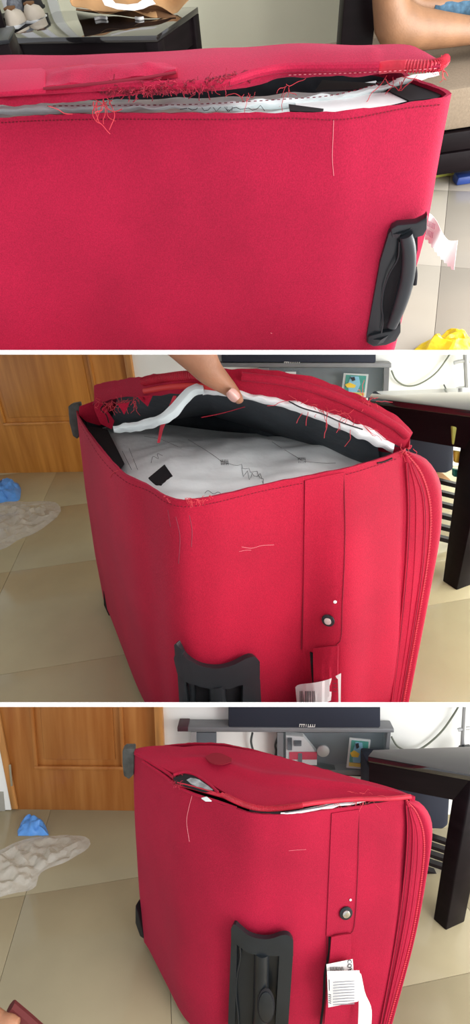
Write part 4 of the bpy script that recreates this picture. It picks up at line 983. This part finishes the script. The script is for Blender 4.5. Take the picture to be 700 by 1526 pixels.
# ---- middle room
wa, wb = floorwall(R2, (0, 705), (120, 703)); dW = (wb-wa).normalized(); nW = Vector((-dW.y, dW.x, 0))
def W2(u, v, d=0): return R2.pl(u, v, wa-nW*d, nW)
floor_tiles('floor', R2, tile2, (-.97, 1.70), 0.14, 0.62, -2.1, 1.9, 0.75, 3.3, 0)
s0 = -0.8; jamb = (W2(207, 600)-wa).dot(dW)
wall_slab('wall_back', R2, wa+dW*(jamb), wa+dW*(jamb+3.2), 1.7, wallb)
wall_slab('wall_left', R2, wa-dW*1.2, wa-dW*.45, 1.7, wallb)
# door with two panels
def Wd(s, z, d=0): return wa+dW*s+Vector((0, 0, z))-nW*d
def door(n, room, WA, DW, NW, x0, x1, zr, pan, m, mf, fw, hinge=None):
    def Q(s, z, d=0): return WA+DW*s+Vector((0, 0, z))-NW*d
    dr = box('door_%d' % n, Q(x0, -.004, 0), DW*(x1-x0), NW*.04, Vector((0, 0, 2.0)), m, room, kind='structure', base=Q((x0+x1)/2, 0), bevel=.003)
    par = (dr, Q((x0+x1)/2, 0))
    for (a0, a1, z0, z1) in pan:
        # stiles proud of the panel: four mouldings and a raised field
        for nm, (p, q, r, s) in (('moulding', (a0-.018, a0, z0, z1)), ('moulding', (a1, a1+.018, z0, z1)), ('moulding', (a0-.018, a1+.018, z0-.018, z0)), ('moulding', (a0-.018, a1+.018, z1, z1+.018))):
            box(nm, Q(p, r, .014), DW*(q-p), NW*.016, Vector((0, 0, s-r)), m, room, par, bevel=.005)
        box('door_panel', Q(a0+.03, z0+.03, .008), DW*(a1-a0-.06), NW*.010, Vector((0, 0, z1-z0-.06)), m, room, par, bevel=.006)
    for i, (a0, a1) in enumerate(fw):
        box('door_frame', Q(a0, .0, .03), DW*(a1-a0), NW*.09, Vector((0, 0, 2.05)), mf, room, par, bevel=.004)
    if hinge:
        box('hinge', Q(hinge[0], hinge[1], .008), DW*.022, NW*.006, Vector((0, 0, .10)), chrome, room, par, bevel=.001)
    return dr
def sW2(u, v): p = W2(u, v); return (p-wa).dot(dW), p.z
e_, z_ = sW2(190, 600)[0], 0
pl0 = sW2(10, 632); pr0 = sW2(140, 560)
door(1, R2, wa, dW, nW, -.45, sW2(189, 560)[0], 2, [(sW2(8, 625)[0], sW2(136, 560)[0], sW2(70, 628)[1], 1.75)], wood, woodf, [(sW2(191, 560)[0], jamb)])
# tv shelf
NW2 = nW.copy()
sp = dict(label='grey wall shelf unit with smoked glass front behind the opened suitcase', slabel='long dark speaker on the grey shelf behind the thumb', n=NW2,
          plank=[(292, 541), (583, 541), (583, 548), (292, 547)], speaker=[(330, 505), (560, 505), (560, 541), (342, 529)], logo=(423, 541),
          panels=[('back_panel', [(400, 548), (578, 548), (578, 590), (400, 606)], greyin, .02, .01), ('side_panel', [(572, 548), (580, 548), (578, 596), (571, 596)], greym, .068, .05),
                  ('side_panel', [(385, 548), (400, 548), (400, 606), (387, 606)], greym, .068, .05), ('glass_pane', [(400, 548), (572, 548), (571, 592), (400, 604)], glass, .067, .003)])
sp['speaker'] = [(328, 500), (560, 500), (560, 541), (330, 540)]
console(R2, W2, sp, 2)
def picture(room, W, px, label, n):
    t = thing('picture_card', label, 'picture', room, W(*px[3], .2))
    (a, b, c_, d) = px
    L = lambda s, q: (a[0]+(b[0]-a[0])*s+((d[0]-a[0])*(1-s)+(c_[0]-b[0])*s)*q, a[1]+(b[1]-a[1])*s+((d[1]-a[1])*(1-s)+(c_[1]-b[1])*s)*q)
    def quad(name, poly, m_, dd, th=.003): prism(name, [W(*L(s, q), dd) for s, q in poly], n*th, m_, room, t)
    quad('card_mount', [(0, 0), (1, 0), (1, 1), (0, 1)], greyw, .060, .006)
    quad('card_print', [(.10, .07), (.92, .07), (.92, .80), (.10, .80)], teal, .063)
    quad('card_print', [(.30, .12), (.62, .12), (.72, .45), (.62, .80), (.28, .80), (.22, .45)], skyb, .066, .002)
    quad('card_print', [(.10, .50), (.28, .40), (.55, .50), (.50, .62), (.20, .62)], yel2, .068, .002)
    quad('card_print', [(.10, .82), (.92, .82), (.92, .94), (.10, .94)], yel2, .063)
    quad('card_print', [(.30, .18), (.45, .14), (.50, .28), (.38, .34)], ink, .069, .002)
picture(R2, W2, [(512, 556), (549, 558), (545, 592), (508, 590)], 'small teal and blue picture card inside the glass shelf behind the opened suitcase', nW)
aabox_ = 0
prism('router_label', [W2(u, v, .070) for u, v in ((425, 554), (441, 554), (441, 560), (425, 560))], nW*.003, greyw, R2, label='small white label strip on the glass behind the lid', cat='label')
# cable on wall
tube('wall_cable', [W2(u, v, .02) for u, v in ((583, 552), (590, 566), (605, 575), (625, 572), (650, 555), (672, 525), (690, 500))], .0045, cableg, R2, n=50, label='thin grey green cable looping on the white wall behind the opened suitcase', cat='cable')
# dark table at right (a desk with lower slatted shelf)
def desk(room, lab, cor, H, legs, slats, box_px, ap):
    """cor: three pixels on the table top (near-left far corner, ...) ; legs: pixels on the floor"""
    t = thing('desk', lab, 'table', room, room.pz(*legs[0][0], 0))
    q = [room.pz(u, v, H) for u, v in cor]
    prism('tabletop', q, Vector((0, 0, -.025)), gloss, room, t, bevel=.003)
    return t, q
H2 = .62
dk, q = desk(R2, 'dark lacquered desk right of the opened suitcase, thick leg and slatted lower shelf', [(548, 592), (700, 611), (760, 618), (760, 575), (556, 583)], H2, [[(672, 878)]], None, None, None)
a_ = q[0]; b_ = q[2]; dd = (b_-a_).normalized(); hh = Vector((-dd.y, dd.x, 0)); hh = hh if hh.y > 0 else -hh
box('apron', a_+dd*.01+hh*.01-Vector((0, 0, .14)), (b_-a_), hh*.02, Vector((0, 0, .115)), darkw, R2, dk)
def cornerleg(room, t, b3, t3, H):
    B = [room.pz(u, v, 0) for u, v in b3]; T = [room.pz(u, v, H) for u, v in t3]      # front, left, right
    B = [B[0], B[2], B[1]+B[2]-B[0], B[1]]; T = [T[0], T[2], T[1]+T[2]-T[0], T[1]]
    return emit('leg', B+T, [(0, 1, 2, 3), (7, 6, 5, 4)]+[(i, (i+1) % 4, 4+(i+1) % 4, 4+i) for i in range(4)], darkw, room, t, bevel=.004)
def quadleg(room, t, px, y, th, m=darkw, bev=.006): return prism('leg', [room.py(u, v, y) for u, v in px], Vector((0, th, 0)), m, room, t, bevel=bev)
yleg = R2.pz(678, 880, 0).y
cornerleg(R2, dk, [(680, 880), (659, 866), (712, 868)], [(733, 632), (692, 616), (790, 622)], H2-.03)
yl_ = R2.pz(640, 720, 0).y
quadleg(R2, dk, [(550, 612), (566, 612), (566, 790), (552, 790)], 2.0, .05)
def slatset(room, t, rows_, y, th=.03):
    for (u0, v0, u1, v1, hgt) in rows_:
        prism('slat', [room.py(u0, v0, y), room.py(u1, v1, y), room.py(u1, v1+hgt, y), room.py(u0, v0+hgt, y)], Vector((0, th, 0)), darkw, room, t)
slatset(R2, dk, [(640, 712+k*17, 690, 724+k*17, 6) for k in range(6)], yleg+.28, .03)
back_g = mat('shelf_shadow_grey', (.17, .15, .145), .7)
sb = thing('subwoofer', 'navy black box speaker under the desk beside the opened suitcase', 'speaker', R2, R2.pz(600, 760, 0))
prism('cabinet', [R2.py(u, v, yleg+.36) for u, v in ((560, 622), (678, 626), (676, 700), (664, 706), (600, 700), (560, 690))], Vector((0, .25, 0)), navy, R2, sb, bevel=.01)
prism('cabinet_foot', [R2.py(u, v, yleg+.37) for u, v in ((600, 700), (660, 706), (672, 716), (600, 712))], Vector((0, .2, 0)), brownp, R2, sb)
for (u, v, w_, h_, m_, lb) in ((680, 650, 6, 14, limeg, 'olive packet hanging behind the desk leg'), (683, 682, 5, 9, yel2, 'small yellow packet on the desk shelf'), (681, 706, 5, 6, teal, 'small teal packet on the desk shelf')):
    t = thing('packet', lb, 'packet', R2, R2.py(u, v+h_, yleg+.2))
    prism('packet_body', [R2.py(u-w_, v-h_, yleg+.2), R2.py(u+w_, v-h_+1, yleg+.2), R2.py(u+w_, v+h_, yleg+.2), R2.py(u-w_, v+h_-1, yleg+.2)], Vector((0, .02, 0)), m_, R2, t, bevel=.004)
# rack edge on the far right wall
rk = thing('wall_rack', 'grey metal wall rack at the right edge above the desk beside the opened suitcase', 'rack', R2, W2(697, 600, .1))
tube('rack_post', [W2(692, 500, .06), W2(695, 560, .06), W2(697, 604, .06)], .014, silver, R2, rk, n=8)
tube('rack_arm', [W2(676, 541, .06), W2(690, 538, .06), W2(720, 540, .06)], .010, silver, R2, rk, n=8)
tube('rack_arm', [W2(680, 580, .06), W2(692, 578, .06), W2(720, 580, .06)], .010, silver, R2, rk, n=8)
tube('cable_stub', [W2(661, 573, .02), W2(666, 584, .02), W2(670, 596, .02)], .0035, cablem, R2, n=12, label='short dark cable end on the wall above the desk, middle picture', cat='cable')
# plastic bags
crumple('plastic_bag', R2, [(-22, 724), (0, 718), (14, 718), (28, 722), (31, 732), (28, 746), (10, 748), (-10, 750)], 0, .06, bluep, 'crumpled light blue plastic bag by the wooden door, left edge of middle picture', 'bag', .03, 14, 4, 44, 12)
crumple('plastic_sheet', R2, [(-60, 770), (-5, 748), (40, 748), (80, 748), (90, 764), (60, 790), (25, 806), (5, 818), (-60, 835)], 0, .022, clearp, 'crumpled clear plastic sheet on the floor in front of the blue bag, middle picture', 'plastic sheet', .025, 11, 7, 70, 22)

# ---- bottom room
wa3, wb3 = floorwall(R3, (25, 1206), (190, 1208)); dW3 = (wb3-wa3).normalized(); nW3 = Vector((-dW3.y, dW3.x, 0))
def W3(u, v, d=0): return R3.pl(u, v, wa3-nW3*d, nW3)
def sW3(u, v): p = W3(u, v); return (p-wa3).dot(dW3), p.z
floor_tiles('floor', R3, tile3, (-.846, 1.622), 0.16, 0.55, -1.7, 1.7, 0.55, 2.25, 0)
jr = sW3(245, 1100)[0]
wall_slab('wall_back', R3, wa3+dW3*jr, wa3+dW3*(jr+2.6), 1.9, wallb)
jl = sW3(2, 1105)[0]; jl0 = sW3(18, 1200)[0]
wall_slab('wall_left', R3, wa3-dW3*.9, wa3+dW3*(jl0-.02), 1.9, wallb)
wall_slab('baseboard_left', R3, wa3-dW3*.9-nW3*.012, wa3+dW3*(jl0-.03)-nW3*.012, R3.pl(10, 1180, wa3-nW3*.012, nW3).z, stone, th=.012)
dx0 = sW3(22, 1206)[0]
door(2, R3, wa3, dW3, nW3, dx0-.16, sW3(233, 1120)[0], 2, [(sW3(58, 1140)[0], sW3(180, 1100)[0], sW3(120, 1140)[1], 1.6)], wood3, woodf, [(sW3(234, 1120)[0], jr)])
# leaning left jamb and hinge (the leaf meets a slanting jamb line in the picture)
dr_par = [o for o in bpy.data.objects if o.name == 'door_2'][0]
bpar = (dr_par, wa3+dW3*((dx0-.16+sW3(233, 1120)[0])/2))
prism('door_frame', [W3(u, v, .014) for u, v in ((-14, 1050), (-4, 1050), (26, 1206), (17, 1206))], nW3*-.0+nW3*.012, woodf, R3, bpar, bevel=.002)
prism('trim_4', [W3(u, v, .010) for u, v in ((-60, 1050), (-13, 1050), (17, 1206), (16, 1207), (-60, 1207))], nW3*.008, wallb, R3, kind='structure')
prism('hinge', [W3(u, v, .017) for u, v in ((13, 1140), (16, 1139), (19, 1171), (16, 1172))], nW3*.003, chrome, R3, bpar, label='steel hinge')
sp = dict(label='grey wall shelf unit with smoked glass front behind the closed suitcase', slabel='long dark speaker on the grey shelf above the closed suitcase', n=nW3,
          plank=[(264, 1084), (286, 1084), (587, 1086), (587, 1092), (286, 1091), (264, 1090)], speaker=[(340, 1020), (567, 1020), (567, 1085), (340, 1085)], logo=(446, 1081),
          panels=[('shelf_leg', [(284, 1091), (292, 1091), (292, 1135), (284, 1135)], silver, .068, .02), ('back_panel', [(292, 1092), (322, 1092), (322, 1130), (292, 1130)], greyin, .04, .02),
                  ('side_panel', [(413, 1092), (422, 1092), (422, 1150), (413, 1150)], greym, .068, .05), ('back_panel', [(422, 1092), (580, 1092), (580, 1155), (422, 1155)], greyin, .02, .01),
                  ('side_panel', [(577, 1092), (582, 1092), (579, 1122), (574, 1122)], greym, .068, .05), ('bottom_board', [(420, 1148), (545, 1148), (545, 1155), (420, 1155)], greym, .066, .05),
                  ('glass_pane', [(422, 1092), (576, 1092), (574, 1121), (560, 1150), (422, 1150)], glass, .067, .003)])
console(R3, W3, sp, 3)
aabox
prism('shelf_end_cap', [W3(u, v, .073) for u, v in ((264, 1083.5), (280, 1083.5), (280, 1090.5), (264, 1090.5))], nW3*.07, mat('maroon_cap', (.06, .02, .028), .5), R3, label='maroon end piece on the left tip of the grey shelf', cat='trim', bevel=.003)
picture(R3, W3, [(521, 1100), (552, 1103), (547, 1147), (516, 1144)], 'small teal and blue picture card inside the glass shelf behind the closed suitcase', nW3)
pk = thing('printed_box', 'white and red printed box inside the glass shelf left of the picture card', 'box', R3, W3(450, 1135, .2))
prism('box_front', [W3(u, v, .06) for u, v in ((426, 1096), (452, 1098), (472, 1122), (472, 1140), (426, 1140))], nW3*.03, greyw, R3, pk)
prism('box_print', [W3(u, v, .064) for u, v in ((431, 1121), (472, 1121), (472, 1132), (431, 1132))], nW3*.003, mat('red_print', (.55, .03, .08), .5), R3, pk)
for px in (((428, 1100), (435, 1100), (435, 1118), (428, 1118)), ((438, 1104), (449, 1104), (449, 1112), (438, 1112)), ((444, 1123), (450, 1123), (450, 1138), (444, 1138))):
    prism('box_print', [W3(u, v, .067) for u, v in px], nW3*.003, greyin, R3, pk)
db = disc('disc', W3(481, 1118, .07), -nW3, .028, .01, silver, R3, None, 24)
db['label'] = 'round silver knob seen through the smoked glass of the shelf'; db['category'] = 'knob'; db.name = 'round_knob'
tray = thing('media_player', 'low black media player with round dial under the glass shelf', 'electronics', R3, W3(490, 1152, .3))
prism('player_body', [W3(u, v, .065) for u, v in ((440, 1139), (515, 1150), (540, 1152), (540, 1158), (440, 1152))], nW3*.04, plastic, R3, tray, bevel=.004)
tube('wall_cable', [W3(u, v, .03) for u, v in ((376, 1092), (374, 1105), (377, 1118), (382, 1130))], .005, cablem, R3, n=20, label='black cable hanging below the grey shelf, left of two', cat='cable')
tube('wall_cable', [W3(u, v, .03) for u, v in ((414, 1098), (410, 1110), (411, 1120), (408, 1130), (395, 1138))], .005, cablem, R3, n=20, label='black cable beside the glass cabinet, right of two', cat='cable')
tube('wall_cable', [W3(u, v, .02) for u, v in ((583, 1098), (592, 1112), (608, 1119), (628, 1115), (655, 1093), (675, 1066), (690, 1040))], .0042, cableg, R3, n=50, label='thin grey green cable looping on the white wall behind the closed suitcase', cat='cable')
tube('cable_stub', [W3(u, v, .02) for u, v in ((659, 1118), (663, 1126), (667, 1138))], .0035, cablem, R3, n=12, label='short dark cable end on the wall above the desk, bottom picture', cat='cable')
rk = thing('wall_rack', 'grey metal wall rack at the right edge above the desk beside the closed suitcase', 'rack', R3, W3(692, 1140, .1))
tube('rack_post', [W3(693, 1040, .06), W3(690, 1090, .06), W3(687, 1140, .06)], .010, silver, R3, rk, n=8)
tube('rack_arm', [W3(682, 1088, .06), W3(695, 1085, .06), W3(720, 1085, .06)], .008, silver, R3, rk, n=8)
tube('rack_arm', [W3(682, 1116, .06), W3(690, 1114, .06), W3(720, 1116, .06)], .008, silver, R3, rk, n=8)
t = thing('jar', 'pinkish jar at the right edge on the desk beside the closed suitcase', 'jar', R3, W3(697, 1148, .1))
prism('jar_body', [W3(u, v, .12) for u, v in ((690, 1128), (708, 1126), (710, 1150), (689, 1150))], nW3*.05, mat('pink_jar', (.45, .25, .2), .4), R3, t, bevel=.008)
prism('jar_lid', [W3(u, v, .125) for u, v in ((691, 1122), (708, 1120), (708, 1127), (690, 1129))], nW3*.055, plastic, R3, t, bevel=.004)
H3 = .55
dk, q = desk(R3, 'dark lacquered desk right of the closed suitcase, thick leg and slatted lower shelf', [(548, 1127), (700, 1154), (770, 1166), (770, 1110), (555, 1117)], H3, [[(665, 1385)]], None, None, None)
a_ = q[0]; b_ = q[2]; dd = (b_-a_).normalized(); hh = Vector((-dd.y, dd.x, 0)); hh = hh if hh.y > 0 else -hh
box('apron', a_+dd*.005+hh*.01-Vector((0, 0, .12)), (b_-a_), hh*.02, Vector((0, 0, .095)), darkw, R3, dk)
yleg = R3.pz(666, 1385, 0).y
cornerleg(R3, dk, [(664, 1387), (645, 1370), (692, 1374)], [(703, 1164), (679, 1154), (735, 1160)], H3-.03)
quadleg(R3, dk, [(550, 1140), (562, 1140), (562, 1300), (552, 1300)], yleg+.33, .04)
slatset(R3, dk, [(632, 1244+k*13, 668, 1256+k*13, 5) for k in range(7)], yleg+.22, .025)
sb = thing('subwoofer', 'navy black box speaker under the desk beside the closed suitcase', 'speaker', R3, R3.pz(600, 1300, 0))
prism('cabinet', [R3.py(u, v, yleg+.26) for u, v in ((556, 1160), (672, 1166), (668, 1230), (660, 1237), (600, 1234), (556, 1225))], Vector((0, .2, 0)), navy, R3, sb, bevel=.01)
crumple('plastic_bag', R3, [(27, 1246), (27, 1236), (38, 1216), (44, 1215), (62, 1222), (72, 1242), (68, 1245)], 0, .035, bluep, 'crumpled light blue plastic bag by the wooden door in the bottom picture', 'bag', .02, 18, 14, 44, 12)
crumple('plastic_sheet', R3, [(-60, 1290), (-2, 1268), (25, 1255), (60, 1247), (122, 1246), (133, 1262), (100, 1284), (62, 1300), (50, 1324), (10, 1334), (-60, 1350)], 0, .015, clearp, 'crumpled clear plastic sheet on the floor in front of the blue bag, bottom picture', 'plastic sheet', .02, 13, 17, 70, 22)
# bit of a person at the lower left corner
pf = thing('person', 'edge of a bare foot with maroon cloth in the bottom left corner', 'person', R3, R3.pz(5, 1526, 0))
V, Fc = limb([(R3.py(u, v, .97), PS(R3, u, v, .97, r)) for (u, v), r in (((-60, 1532), 42), ((-25, 1532), 40), ((0, 1532), 33), ((14, 1528), 26), ((22, 1528), 17), ((27, 1528), 8))], 30, 18)
emit('foot', V, Fc, skin, R3, pf, sharp=180)
tube('maroon_hem', [R3.py(u, v, 1.0) for u, v in ((16, 1500), (28, 1510), (42, 1522), (60, 1538))], .014, maroon, R3, pf, n=14)
